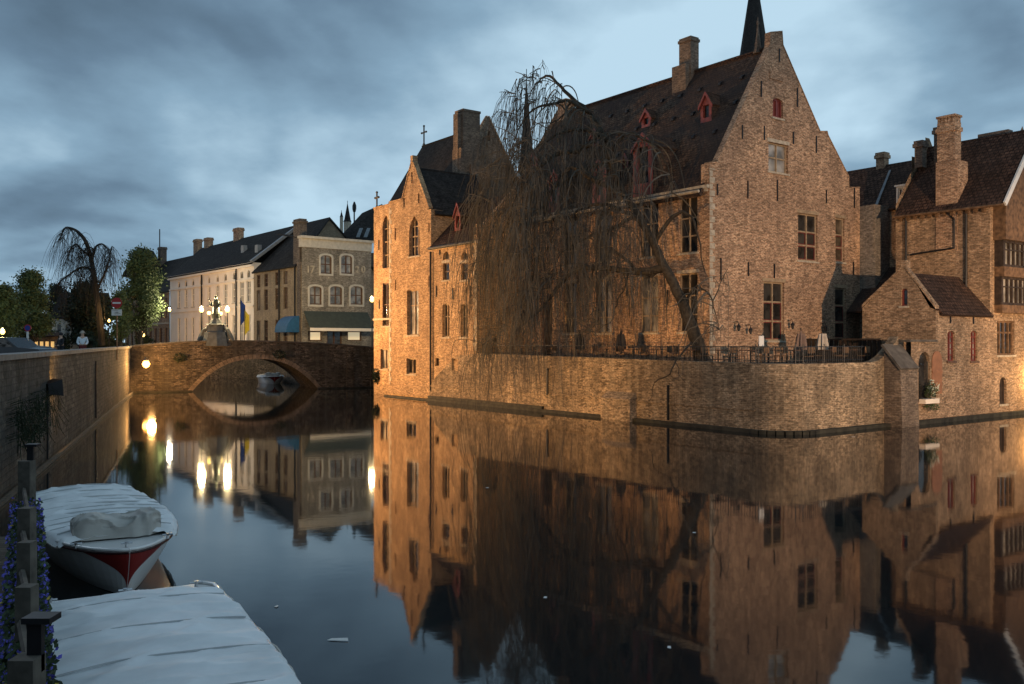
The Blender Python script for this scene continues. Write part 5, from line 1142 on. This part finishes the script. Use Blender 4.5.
# ================================================================== left bank
def crown_tree(name, px, Y, ytop, ybot, hw, label, leaf, n=3200, size=.34, trunk_r=.25, lobes=48, group=None, cone=0):
    x = (px - CX) / FPX * Y; zt = EYE - (ytop - CY) / FPX * Y; zb = EYE - (ybot - CY) / FPX * Y; rw = hw / FPX * Y; zc_ = (zt + zb) / 2; rz = (zt - zb) / 2
    o = thing(name, (x, Y, 3), label, 'tree', group); mb = MB(); mb.tube([(x, Y, 2.9), (x + .1, Y, zb + rz * .3), (x, Y, zt - rz * .5)], [trunk_r, trunk_r * .7, .05], 7)
    cb = MB(); 
    for i in range(lobes):
        th = random.uniform(0, 6.28); hh = random.uniform(-.8, .85); rr_ = math.sqrt(max(.05, 1 - hh * hh)) * random.uniform(.1, .75) * (1 if hh < 0 else 1 - .55 * hh) * (1 - cone * (hh + .8) / 2)
        c = Vector((x + rr_ * rw * math.cos(th), Y + rr_ * rw * math.sin(th), zc_ + hh * rz)); rs = random.uniform(.26, .46) * rw
        mb.tube([(x, Y, max(zb - 1, c.z - rz * .7)), c], [trunk_r * .3, .02], 4); leaves(cb, c, rs, rs, rs * .85, n // lobes, size, shell=-1)
    mb.build('trunk', M['bark'], o); cb.build('crown', M[leaf], o); return o
tg_ = 'leafy trees on the left bank'
crown_tree('leafy_tree', 31, 100, 270, 340, 27, 'dense green tree above the blue round sign on the left bank', 'leaf', 20000, .22, cone=.75, group=tg_)
crown_tree('leafy_tree', 3, 92, 283, 340, 22, 'green tree cut by the left edge of the photo', 'leaf', 9000, .24, group=tg_)
crown_tree('leafy_tree', 140, 100, 247, 335, 24, 'tall green tree between the no-entry sign and the brown brick house', 'leaf', 17000, .22, group=tg_)
crown_tree('leafy_tree', 120, 96, 290, 342, 14, 'small green bushy tree behind the no-entry sign post', 'leaf', 5000, .22, group=tg_)
crown_tree('dark_tree', 88, 118, 280, 345, 26, 'dark evergreen mass under the bare weeping tree', 'leaf_dark', 9000, .34)
crown_tree('dark_tree', 56, 128, 282, 345, 16, 'dark evergreen between the two left trees, behind the white gabled house', 'leaf_dark', 6000, .34)
crown_tree('round_bush', 92, 62, 331, 350, 6, 'dark rounded bush on the quay beside the person in the white shirt', 'leaf_dark', 900, .16, trunk_r=.08, lobes=8)
o = thing('hedge', P3(30, 348, 118), 'dark hedge behind the trees along the left bank', 'hedge'); o['_base'] = tuple(o.location); mb = MB()
for i in range(80): p = P3(random.uniform(-30, 150), 345, 118); leaves(mb, (p.x, 118 + random.uniform(-.8, .8), random.uniform(3.2, 5.4)), .9, .6, .7, 130, .3, shell=0)
mb.build('foliage', M['leaf_dark'], o)
# far weeping tree
Yw = 112; o = thing('weeping_tree', P3(95, 345, Yw) , 'dark bare weeping tree leaning left against the sky on the left bank', 'tree'); o['_base'] = tuple(o.location)
wq = lambda x, y, dy=0: P3(x, y, Yw + dy)
mb = MB(); br_ = [([(102, 345), (100, 320), (96, 290), (93, 270), (91, 258), (86, 242), (78, 232), (70, 228), (64, 229), (60, 240)], .42), ([(93, 272), (88, 268), (80, 268), (70, 274), (60, 282), (56, 290)], .2), ([(92, 262), (95, 248), (102, 244), (108, 250), (112, 264)], .18), ([(90, 256), (82, 250), (76, 244), (70, 250), (66, 262)], .15), ([(97, 290), (106, 270), (110, 256), (112, 246)], .16), ([(95, 250), (88, 247), (82, 256)], .1)]
tw_ = MB()
for pts, r0 in br_:
    P = [wq(*q, random.uniform(-1, 1)) for q in pts]; P, rr = smooth_path(P, [r0 * (1 - .8 * i / (len(P) - 1)) for i in range(len(P))]); mb.tube(P, rr, 6)
    for i in range(len(P) // 4, len(P)):
        for _ in range(9):
            d = Vector((random.gauss(-.2, .8), random.gauss(0, .8), random.uniform(-.3, .25))).normalized(); twig(P[i], d, P[i].z - random.uniform(1.5, 6), .022, n=6, sag=.4)
mb.build('trunk', M['twig_dark'], o); tag(tw_.build('twigs', M['twig_dark'], o), kind='stuff')
# white gabled house on the left bank
o = thing('white_gabled_house', P3(68, 345, 120), 'pale house with steep dark roof among the trees on the left bank', 'house'); o['_base'] = tuple(o.location)
x0, x1 = P3(52, 0, 120).x, P3(98, 0, 120).x; F = Facade((x0, 120), (x1, 121)); wl = MB()
for i in range(5): F.window(o, .6 + i * 1.1, 1.15 + i * 1.1, 4.5, 6.6, nv=0, nh=1, frame='white_paint', bar=.07, sill=None)
F.wall(wl, [(0, 2.9), (F.len, 2.9), (F.len, 7.5), (0, 7.5)]); wl.quad(F.P(0, 2.9), F.P(0, 2.9, 7), F.P(0, 7.5, 7), F.P(0, 7.5)); wl.build('wall', M['cream'], o)
mb = MB(); mb.slab([F.P(-.3, 7.4, -.3), F.P(F.len + .3, 7.4, -.3), F.P(F.len, 11, 3.5), F.P(0, 11, 3.5)], .15); mb.slab([F.P(0, 11, 3.5), F.P(F.len, 11, 3.5), F.P(F.len, 7.4, 7.3), F.P(0, 7.4, 7.3)], .15); mb.build('roof', M['slate'], o)
# cafe front lit
o = thing('lit_cafe_front', P3(42, 345, 110), 'low lit cafe front with warm windows under the green tree on the left bank', 'cafe'); o['_base'] = tuple(o.location)
x0, x1 = P3(33, 0, 110).x, P3(54, 0, 110).x; F = Facade((x0, 110), (x1, 111)); wl = MB()
for i in range(4): F.window(o, .1 + i * .6, .55 + i * .6, 3.5, 4.3, nv=0, nh=0, frame='brown_paint', pane='warm_window', bar=.04, sill=None)
F.wall(wl, [(0, 2.9), (F.len, 2.9), (F.len, 5.0), (0, 5.0)]); wl.build('wall', M['brick_dark'], o); mb = MB(); mb.slab([F.P(-.2, 4.95, -1), F.P(F.len + .2, 4.95, -1), F.P(F.len + .2, 5.4, .5), F.P(-.2, 5.4, .5)], .1); mb.build('roof', M['slate'], o)
# signs
Yn = 60; x = P3(117, 0, Yn).x; zc_ = EYE - (303 - CY) / FPX * Yn; o = thing('no_entry_sign', (x, Yn, 3), 'round red no-entry sign with white plate below on an orange-brown post', 'road sign')
mb = MB(); mb.tube([(x, Yn, 3), (x, Yn, zc_)], .04, 6); mb.build('post', M['rust_post'], o)
disc = lambda c, r_, y, th: [(c[0] + r_ * math.cos(2 * math.pi * i / 24), y, c[1] + r_ * math.sin(2 * math.pi * i / 24)) for i in range(24)]
mb = MB(); mb.prism(disc((x, zc_), .36, Yn - .06, 0), (0, .03, 0)); dd = mb.build('sign_disc', M['sign_red'], o)
mb = MB(); mb.box(x - .27, x + .27, Yn - .075, Yn - .062, zc_ - .055, zc_ + .055); mb.build('sign_bar', M['white_paint'], o)
mb = MB(); z_ = EYE - (312.5 - CY) / FPX * Yn; mb.box(x - .34, x + .34, Yn - .06, Yn - .04, z_ - .2, z_ + .2); pb = mb.build('plate', M['white_paint'], o)
mb = MB()   # bicycle pictogram and words-like plate: two wheels, frame and arrows
for cxw in (-.06, .1):
    P = [(x + cxw + .055 * math.cos(a * math.pi / 6), Yn - .066, z_ - .05 + .055 * math.sin(a * math.pi / 6)) for a in range(13)]; mb.tube(P, .008, 4)
mb.tube([(x - .06, Yn - .066, z_ - .05), (x - .02, Yn - .066, z_ + .04), (x + .07, Yn - .066, z_ + .04), (x + .1, Yn - .066, z_ - .05)], .008, 4); mb.tube([(x - .02, Yn - .066, z_ + .04), (x + .02, Yn - .066, z_ - .05), (x + .07, Yn - .066, z_ + .04)], .008, 4)
mb.tube([(x + .17, Yn - .066, z_ - .08), (x + .27, Yn - .066, z_ - .08)], .014, 4); mb.tube([(x - .28, Yn - .066, z_ + .13), (x + .1, Yn - .066, z_ + .13)], .012, 4); mb.build('pictogram', M['iron'], pb)
Yn = 55; x = P3(28, 0, Yn).x; zc_ = EYE - (328 - CY) / FPX * Yn; o = thing('no_parking_sign', (x, Yn, 3), 'round blue and red no-parking sign with pale plate on the left quay', 'road sign')
mb = MB(); mb.tube([(x, Yn, 3), (x, Yn, zc_)], .035, 6); mb.build('post', M['steel'], o)
mb = MB(); mb.prism(disc((x, zc_), .22, Yn - .05, 0), (0, .03, 0)); mb.build('sign_rim', M['sign_red'], o); mb = MB(); mb.prism(disc((x, zc_), .165, Yn - .06, 0), (0, .008, 0)); mb.build('sign_disc', M['sign_blue'], o)
mb = MB(); mb.box(x - .07, x + .07, Yn - .05, Yn - .03, zc_ - .62, zc_ - .26); mb.build('plate', M['white_paint'], o)
# people (skinned bodies)
def skin(name, V, Ed, Rr, mat, parent, base):
    me = bpy.data.meshes.new(name); me.from_pydata([tuple(Vector(v)) for v in V], Ed, []); o = bpy.data.objects.new(name, me); COL.objects.link(o)
    md = o.modifiers.new('skin', 'SKIN'); 
    for i, r_ in enumerate(Rr): me.skin_vertices[0].data[i].radius = (r_, r_)
    me.skin_vertices[0].data[0].use_root = True; s_ = o.modifiers.new('sub', 'SUBSURF'); s_.levels = 1; s_.render_levels = 1
    dg = bpy.context.evaluated_depsgraph_get(); m2 = bpy.data.meshes.new_from_object(o.evaluated_get(dg)); bpy.data.objects.remove(o)
    m2.name = name; m2.materials.clear(); m2.materials.append(mat); n_ = bpy.data.objects.new(name, m2); COL.objects.link(n_); n_.parent = parent; return n_
def person(px, Y, h, rz, shirt, legs, label, hat=True):
    x = P3(px, 0, Y).x; o = thing('person', (x, Y, 3.0), label, 'person'); o.rotation_euler.z = rz; k = h / 1.75
    V = [(0, 0, .95), (0, 0, 1.15), (0, 0, 1.38), (0, 0, 1.47), (0, -.01, 1.54), (0, -.02, 1.62), (0, -.01, 1.70),
         (-.19, 0, 1.40), (-.26, -.04, 1.14), (-.16, -.24, 1.02), (-.08, -.34, 1.02), (.19, 0, 1.40), (.26, -.04, 1.14), (.16, -.24, 1.02), (.08, -.34, 1.02),
         (-.1, 0, .9), (-.11, -.01, .5), (-.11, .02, .09), (-.12, -.14, .04), (.1, 0, .9), (.11, -.01, .5), (.11, .02, .09), (.12, -.14, .04)]
    Ed = [(0, 1), (1, 2), (2, 3), (3, 4), (4, 5), (5, 6), (2, 7), (7, 8), (8, 9), (9, 10), (2, 11), (11, 12), (12, 13), (13, 14), (0, 15), (15, 16), (16, 17), (17, 18), (0, 19), (19, 20), (20, 21), (21, 22)]
    Rr = [.13, .14, .13, .06, .075, .095, .07, .06, .045, .035, .03, .06, .045, .035, .03, .09, .065, .045, .04, .09, .065, .045, .04]
    V = [tuple(c * k for c in v) for v in V]; skin('body', V, Ed, [r_ * k for r_ in Rr], M['skin'], o, None)
    ix = [0, 1, 2, 7, 8, 9, 11, 12, 13]; mp_ = {a: i for i, a in enumerate(ix)}; e_ = [(mp_[a], mp_[b]) for a, b in Ed if a in mp_ and b in mp_]
    skin('shirt', [V[i] for i in ix], e_, [Rr[i] * k * 1.0 + .022 for i in ix], M[shirt], o, None)
    ix = [0, 15, 16, 17, 19, 20, 21]; mp_ = {a: i for i, a in enumerate(ix)}; e_ = [(mp_[a], mp_[b]) for a, b in Ed if a in mp_ and b in mp_]
    skin('trousers', [V[i] for i in ix], e_, [Rr[i] * k + .02 for i in ix], M[legs], o, None)
    mb = MB(); c = Vector((0, 0, 1.66 * k))
    if hat: mb.lathe(c, [(.17, 0), (.17, .02), (.105, .03), (.095, .12), (.03, .15)], 12)
    else: mb.lathe(c, [(.1, -.05), (.112, .02), (.09, .09), (.03, .13)], 10)
    ob = mb.build('hat' if hat else 'hair', M['cloth_cream' if hat else 'cloth_dark']); ob.parent = o; ob.location = (0, .005, 0)
person(82.5, 52, 1.8, R(25), 'shirt_white', 'cloth_red', 'person in a white shirt and pale hat leaning on the quay parapet')
person(61, 52, 1.72, R(-30), 'cloth_dark', 'cloth_dark', 'person in dark clothes standing behind the quay parapet', hat=False)
# parked car at the left edge
def car(px, Y, label):
    x = P3(px, 0, Y).x; o = thing('parked_car', (x, Y, 3), label, 'car', 'cars parked on the left quay'); z = 3.0
    side = [(-2.1, .35), (2.1, .35), (2.15, .7), (1.9, .88), (1.0, .95), (.45, 1.4), (-1.0, 1.43), (-1.75, 1.0), (-2.15, .9)]
    mb = MB(); mb.prism([(x + a, Y - .85, z + b_) for a, b_ in side], (0, 1.7, 0)); mb.build('body', M['car_dark'], o)
    mb = MB(); mb.prism([(x + a, Y - .86, z + b_) for a, b_ in ((.85, .97), (.4, 1.34), (-.95, 1.36), (-1.5, 1.0))], (0, 1.72, 0)); mb.build('side_windows', M['glass'], o)
    for a in (-1.3, 1.3):
        for y in (-.87, .67):
            mb = MB(); mb.prism([(x + a + .32 * math.cos(t), Y + y, z + .32 + .32 * math.sin(t)) for t in [2 * math.pi * i / 16 for i in range(16)]], (0, .2, 0)); w_ = mb.build('wheel', M['iron'], o)
            mb = MB(); mb.prism([(x + a + .18 * math.cos(t), Y + y - .01, z + .32 + .18 * math.sin(t)) for t in [2 * math.pi * i / 12 for i in range(12)]], (0, .22, 0)); mb.build('rim', M['steel'], w_)
    for y in (-.7, .45): mb = MB(); mb.box(x + 2.1, x + 2.17, Y + y, Y + y + .25, z + .62, z + .76); mb.build('headlight', M['white_paint'], o)
car(6, 42, 'dark car nearest the left edge of the photo behind the quay coping'); car(17, 62, 'dark car further back just left of the blue round sign')

# ================================================================== boats
def boat(bow_xy, dirxy, L, label, Bm=1.31, cover_to=.80, windshield=True, name='covered_boat', stw=.78, c0=.012, wr=1.0):
    d = Vector((dirxy[0], dirxy[1], 0)).normalized(); lft = Vector((-d.y, d.x, 0)); bow = Vector((bow_xy[0], bow_xy[1], 0)); st0 = bow - d * L
    o = thing(name, tuple(bow - d * L / 2), label, 'boat', 'covered tour boats at the jetty')
    def W_(x, y, z): return st0 + d * x + lft * y + Vector((0, 0, z))
    def bd(q): return Bm * (max(0, 1 - q ** 4.2)) ** .62 * (stw + (1 - stw) * min(1, q * 2.2)) if q > .02 else Bm * stw * (.84 + 8 * q)
    def bw(q): return .80 * Bm * (max(0, 1 - q ** 2.3)) ** .95 * (.80 + .2 * min(1, q * 2.2))
    def zg(q): return .64 + .17 * q ** 2.2
    def S_(q, t, sd, off=0):
        x = q * (L - .50 * (1 - t) ** 1.3); y = bw(q) + (bd(q) - bw(q)) * t ** .75 + off; z = -.15 + (zg(q) + .15) * t; return W_(x, sd * y, z)
    qs = [0, .01, .03, .08, .2, .35, .5, .62, .72, .80, .86, .90, .93, .955, .972, .985, .994, 1.0]; ts = [0, .16, .17, .3, .45, .6, .75, .88, 1.0]
    hull = MB(); keel = MB()
    for sd in (-1, 1):
        for i in range(len(qs) - 1):
            for j in range(len(ts) - 1):
                t_ = keel if j < 2 else hull; a = [S_(qs[i], ts[j], sd), S_(qs[i + 1], ts[j], sd), S_(qs[i + 1], ts[j + 1], sd), S_(qs[i], ts[j + 1], sd)]; t_.quad(*(a if sd < 0 else a[::-1]))
    for j in range(len(ts) - 1): hull.quad(S_(0, ts[j], 1), S_(0, ts[j], -1), S_(0, ts[j + 1], -1), S_(0, ts[j + 1], 1))
    # deck
    for i in range(len(qs) - 1):
        hull.quad(S_(qs[i], 1, -1), S_(qs[i + 1], 1, -1), S_(qs[i + 1], 1, 1), S_(qs[i], 1, 1))
    hull.build('hull', M['gelcoat'], o, False); keel.build('keel_paint', M['boat_keel'], o)
    rb = MB()
    for sd in (-1, 1): rb.tube([S_(q, .965, sd, .014) for q in qs], .020, 6)
    rb.build('rubbing_strake', M['boat_keel'], o)
    rm = MB()
    for sd in (-1, 1): rm.tube([S_(q, 1, sd, -.02) + Vector((0, 0, .02)) for q in qs], .03, 6)
    rm.build('gunwale', M['gelcoat'], o, True)
    # red bow flash: curved edges
    fl = MB()
    for sd in (-1, 1):
        nj = 14
        for j in range(nj):
            t0 = .17 + (.96 - .17) * j / nj; t1 = .17 + (.96 - .17) * (j + 1) / nj
            def qb(t): f = (t - .17) / .79; return 1 - .095 * f ** 4.0
            for i in range(8):
                def qq(t, i): b0 = qb(t); return b0 + (1 - b0) * (1 - (1 - i / 8) ** 2)
                a = [S_(qq(t0, i), t0, sd, .006), S_(qq(t0, i + 1), t0, sd, .006), S_(qq(t1, i + 1), t1, sd, .006), S_(qq(t1, i), t1, sd, .006)]
                a = [v + d * .004 for v in a]; fl.quad(*a)
    fl.build('bow_flash', M['boat_red'], o)
    # cover
    cv = MB(); nx, ny = 260, 40; grid = []
    for i in range(nx + 1):
        q = c0 + (cover_to - c0) * i / nx; row = []
        rib = (1 - abs(math.sin(q * L * math.pi / .48)) ** .6) if windshield else .35 * abs(math.sin(q * L * math.pi / .95)) ** .7
        for j in range(ny + 1):
            f = -1 + 2 * j / ny; b_ = bd(q) + .05; y = f * b_
            edge = max(0, abs(f) - .93) / .07
            x_ = q * L; endf = max(0, 1 - (q - c0) / .045) + max(0, 1 - (cover_to - q) / .012)
            nz_ = mnoise.noise(Vector((x_ * 1.9 + f * .5, f * 1.1 + x_ * .15, L))); nz2 = mnoise.noise(Vector((x_ * 3.6 + f * .9, f * 1.7, L + 5)))
            crease = wr * (.030 * max(0, 1 - abs(nz_) * 5.5) ** 1.3 + .014 * max(0, 1 - abs(nz2) * 6) ** 1.3) + .5 * wr * (.016 * math.sin(x_ * 6.6 + .9 * math.sin(f * 2.3 + x_ * .7) + f * 1.1) + .010 * math.sin(x_ * 13 + 2 * math.sin(f * 3 + x_)) + .012 * math.sin(f * 9 + 2.2 * math.sin(x_ * 2.1)) * abs(f))
            pucker = wr * .016 * math.sin(x_ * 17 + 3 * math.sin(x_ * 3)) * max(0, abs(f) - .62) / .38
            z = zg(q) + .06 + .10 * (1 - f * f) + .06 * rib * (1 - .35 * f * f) + crease + pucker - .12 * edge - .11 * min(1, endf) * (1 - edge) + random.gauss(0, .002)
            row.append(W_(q * L, y, z))
        grid.append(row)
    k0 = len(cv.v)
    for row in grid: cv.v += row
    for i in range(nx):
        for j in range(ny): a = k0 + i * (ny + 1) + j; cv.f.append((a, a + ny + 1, a + ny + 2, a + 1))
    cv.build('cover', M['canvas'], o, True)
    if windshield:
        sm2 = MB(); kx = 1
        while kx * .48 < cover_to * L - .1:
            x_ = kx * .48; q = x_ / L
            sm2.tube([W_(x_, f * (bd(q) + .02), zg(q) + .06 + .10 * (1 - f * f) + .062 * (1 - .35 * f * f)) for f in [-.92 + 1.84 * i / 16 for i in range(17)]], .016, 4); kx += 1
        sm2.build('cover_seam_shading', M['seam_shade'], o)  # grey seam strips carry the shading of the ribs in their colour
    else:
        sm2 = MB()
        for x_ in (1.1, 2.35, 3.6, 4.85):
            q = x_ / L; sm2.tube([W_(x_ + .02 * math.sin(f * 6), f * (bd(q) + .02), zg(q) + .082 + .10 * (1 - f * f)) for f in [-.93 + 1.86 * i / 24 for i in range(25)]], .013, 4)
        sm2.build('cover_battens', M['seam_shade'], o)
    rp_ = MB()
    for sd in (-1, 1): rp_.tube([W_(q * L, sd * (bd(q) + .06), zg(q) - .04 + .02 * math.sin(q * 60)) for q in [.02 + (cover_to - .02) * i / 40 for i in range(41)]], .012, 4)
    rp_.build('cover_rope', M['canvas_grey'], o)
    if windshield:
        wsb = MB(); nu, nv_ = 60, 26; x0 = (cover_to - .035) * L; hw = Bm * .55
        for i in range(nu + 1):
            f = -1 + 2 * i / nu; ff = math.copysign(abs(f) ** .8, f)
            for j in range(nv_ + 1):
                g_ = j / nv_ * math.pi; cx_ = -math.cos(g_); cz = math.sin(g_); px_ = math.copysign(abs(cx_) ** .45, cx_) * .34; pz = abs(cz) ** .38 * .37
                e_ = (1 - abs(f) ** 8) ; zsc = .80 + .2 * e_
                wr_ = mnoise.noise(Vector((f * 2.6 + g_ * .5, g_ * 1.2, 3))); wr = .030 * math.sin(f * 5 + j * .23) + .07 * max(0, 1 - abs(wr_) * 5) - .03
                wsb.v.append(W_(x0 + px_ * (.75 + .25 * e_) - .12 * (f * f) + wr, ff * hw * 1.0, zg(cover_to) + .03 + pz * zsc * (1 - .10 * math.cos(f * 5)) + (wr * .7 if cz > .3 else 0)))
        for i in range(nu):
            for j in range(nv_): a = i * (nv_ + 1) + j; wsb.f.append((a, a + 1, a + nv_ + 2, a + nv_ + 1))
        wsb.f.append(tuple(range(nv_ + 1))); wsb.f.append(tuple(range(nu * (nv_ + 1), (nu + 1) * (nv_ + 1)))[::-1]); wsb.build('windshield_cover', M['canvas_grey'], o, True)
    for (q, y) in ((.955, 0), (.90, .55), (.90, -.55), (.03, .72), (.03, -.72), (.022, 0)):
        cl_ = MB(); p = W_(q * L, y * Bm, zg(q) + .01); cl_.lathe(p, [(.03, 0), (.02, .05), (.035, .09)], 8); cl_.tube([p - lft * .09 + Vector((0, 0, .07)), p + lft * .09 + Vector((0, 0, .07))], .016, 5); cl_.build('cleat', M['steel'], o)
    return o
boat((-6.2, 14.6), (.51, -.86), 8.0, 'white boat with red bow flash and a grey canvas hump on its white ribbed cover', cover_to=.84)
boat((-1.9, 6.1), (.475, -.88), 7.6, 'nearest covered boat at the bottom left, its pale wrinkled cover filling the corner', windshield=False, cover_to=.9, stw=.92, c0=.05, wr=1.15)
boat((-23.2, 88.0), (.35, -.93), 7.5, 'small distant boat moored beyond the bridge, seen through its arch')
# jetty
jt = thing('wooden_jetty', (-8, 10, 1), 'grey plank jetty along the quay at the lower left', 'jetty')
JL = lambda Y: -.547 * Y - .05
mb = MB(); mb.prism([(JL(3.5), 3.5, .9), (JL(14.8), 14.8, .9), (QX(14.8) + .02, 14.8, .9), (QX(3.5) + .02, 3.5, .9)][::-1], (0, 0, .1)); mb.build('deck', M['plank'], jt)
mb = MB()
for Y in (5, 9, 13.5): mb.tube([(JL(Y) - .15, Y, -1), (JL(Y) - .15, Y, .9)], .11, 8)
mb.build('piles', M['wood_grey'], jt)
ys_ = [5.35, 6.8, 8.3, 10.0, 12.9]; PX_ = lambda Y: -.539 * Y
pn = ['nearest the camera at the bottom left corner', 'second from the camera, behind the nearest one', 'third of the row, beside the nearest covered boat', 'fourth of the row, beside the red bow', 'farthest of the row, beside the ribbed cover']
for i, Y in enumerate(ys_):
    x = PX_(Y); o = thing('jetty_post', (x, Y, 1.0), 'grey wooden post ' + pn[i], 'post', 'jetty railing posts'); w = (.075, .06, .062, .07, .085)[i]; zt = 2.45 if i == 0 else (2.36 if i < 4 else 2.5)
    if i == 0: zt = 2.33
    mb = MB(); mb.box(x - w, x + w, Y - w, Y + w, 1.0, zt); mb.build('shaft', M['wood_grey'], o)
    if i in (0, 4):
        mb = MB(); zz0 = zt; mb.box(x - .012, x + .075, Y + .02, Y + .06, zz0 - .1, zz0 + .20); mb.box(x - .02, x + .15, Y - .03, Y + .11, zz0 + .2, zz0 + .235); mb.build('bracket', M['iron'], o)
for i in range(4):
    Y0, Y1 = ys_[i], ys_[i + 1]; o = thing('flower_garland', (PX_((Y0 + Y1) / 2), (Y0 + Y1) / 2, 1.9), ['garland of blue and yellow flowers along the railing between the nearest two posts', 'blue flower garland on the railing between the second and third post', 'garland of blue flowers on the railing between the third and fourth post', 'garland of blue flowers on the railing up to the farthest post'][i], 'flower garland', 'flower garlands on the jetty railing')
    mb = MB(); mb.box(min(PX_(Y0), PX_(Y1)), max(PX_(Y0), PX_(Y1)), Y0, Y1, 1.98, 2.0) if False else mb.tube([(PX_(Y0), Y0 + .08, 2.1), (PX_(Y1), Y1 - .08, 2.1)], .03, 5); mb.build('rail', M['wood_grey'], o)
    lv, bl, yl = MB(), MB(), MB()
    n_ = int(1500 * (Y1 - Y0) / 1.5)
    for _ in range(n_):
        f = random.random() ** .8; Y = Y0 - .14 + (Y1 - Y0) * f; sdx = random.choice((-1, 1)); c = Vector((PX_(Y) + sdx * random.uniform(.0, .19), Y, random.uniform(1.2, 2.06 if abs(Y - Y0) > .16 else 1.9) - .1 * abs(math.sin(f * 9))))
        leaves(lv, c, .04, .04, .04, 2, .05, shell=0)
        if _ % 2 == 0: leaves(bl, c + Vector((sdx * .03, -.02, .01)), .02, .02, .02, 2, .034, shell=0)
        if _ % 26 == 0: leaves(yl, c + Vector((sdx * .03, -.02, 0)), .02, .02, .02, 2, .03, shell=0)
    lv.build('foliage', M['leaf_garland'], o); bl.build('blue_blossoms', M['flower_blue'], o); yl.build('yellow_blossoms', M['flower_yellow'], o)
mb = MB(); 
mb.tube([(-6.9, 12.9, 1.6), (-7.2, 13.1, 1.2), (-7.5, 14.0, .9)], .015, 5); tag(mb.build('mooring_rope', M['canvas_grey']), 'thin mooring rope from the farthest post to the ribbed boat', 'rope')
mb = MB(); p = P3(338, 641, 4.2 * FPX / 299); mb.add([(p.x - .16, p.y, .012), (p.x + .15, p.y - .03, .012), (p.x + .13, p.y + .05, .03), (p.x - .1, p.y + .06, .02)], [(0, 1, 2, 3)]); tag(mb.build('paper_scrap', M['white_paint']), 'small white scrap floating on the dark water', 'litter')

for px_, py_ in ((276, 607), (545, 598), (694, 533), (669, 648), (487, 488), (853, 437)):
    Y_ = EYE * FPX / (py_ - CY); x_ = (px_ - CX) / FPX * Y_; r_ = .0016 * Y_; mb = MB()
    mb.add([(x_ - r_ * 1.3, Y_ - .02, .008), (x_ + r_, Y_ - .05, .01), (x_ + r_ * 1.6, Y_ + .04, .014), (x_ - r_ * .4, Y_ + .06, .01)], [(0, 1, 2, 3)])
    tag(mb.build('floating_petal', M['white_paint']), 'tiny pale petal drifting on the dark canal water', 'petal', 'petals drifting on the canal')
for o in COL.objects:
    if '_base' in o.keys(): del o['_base']
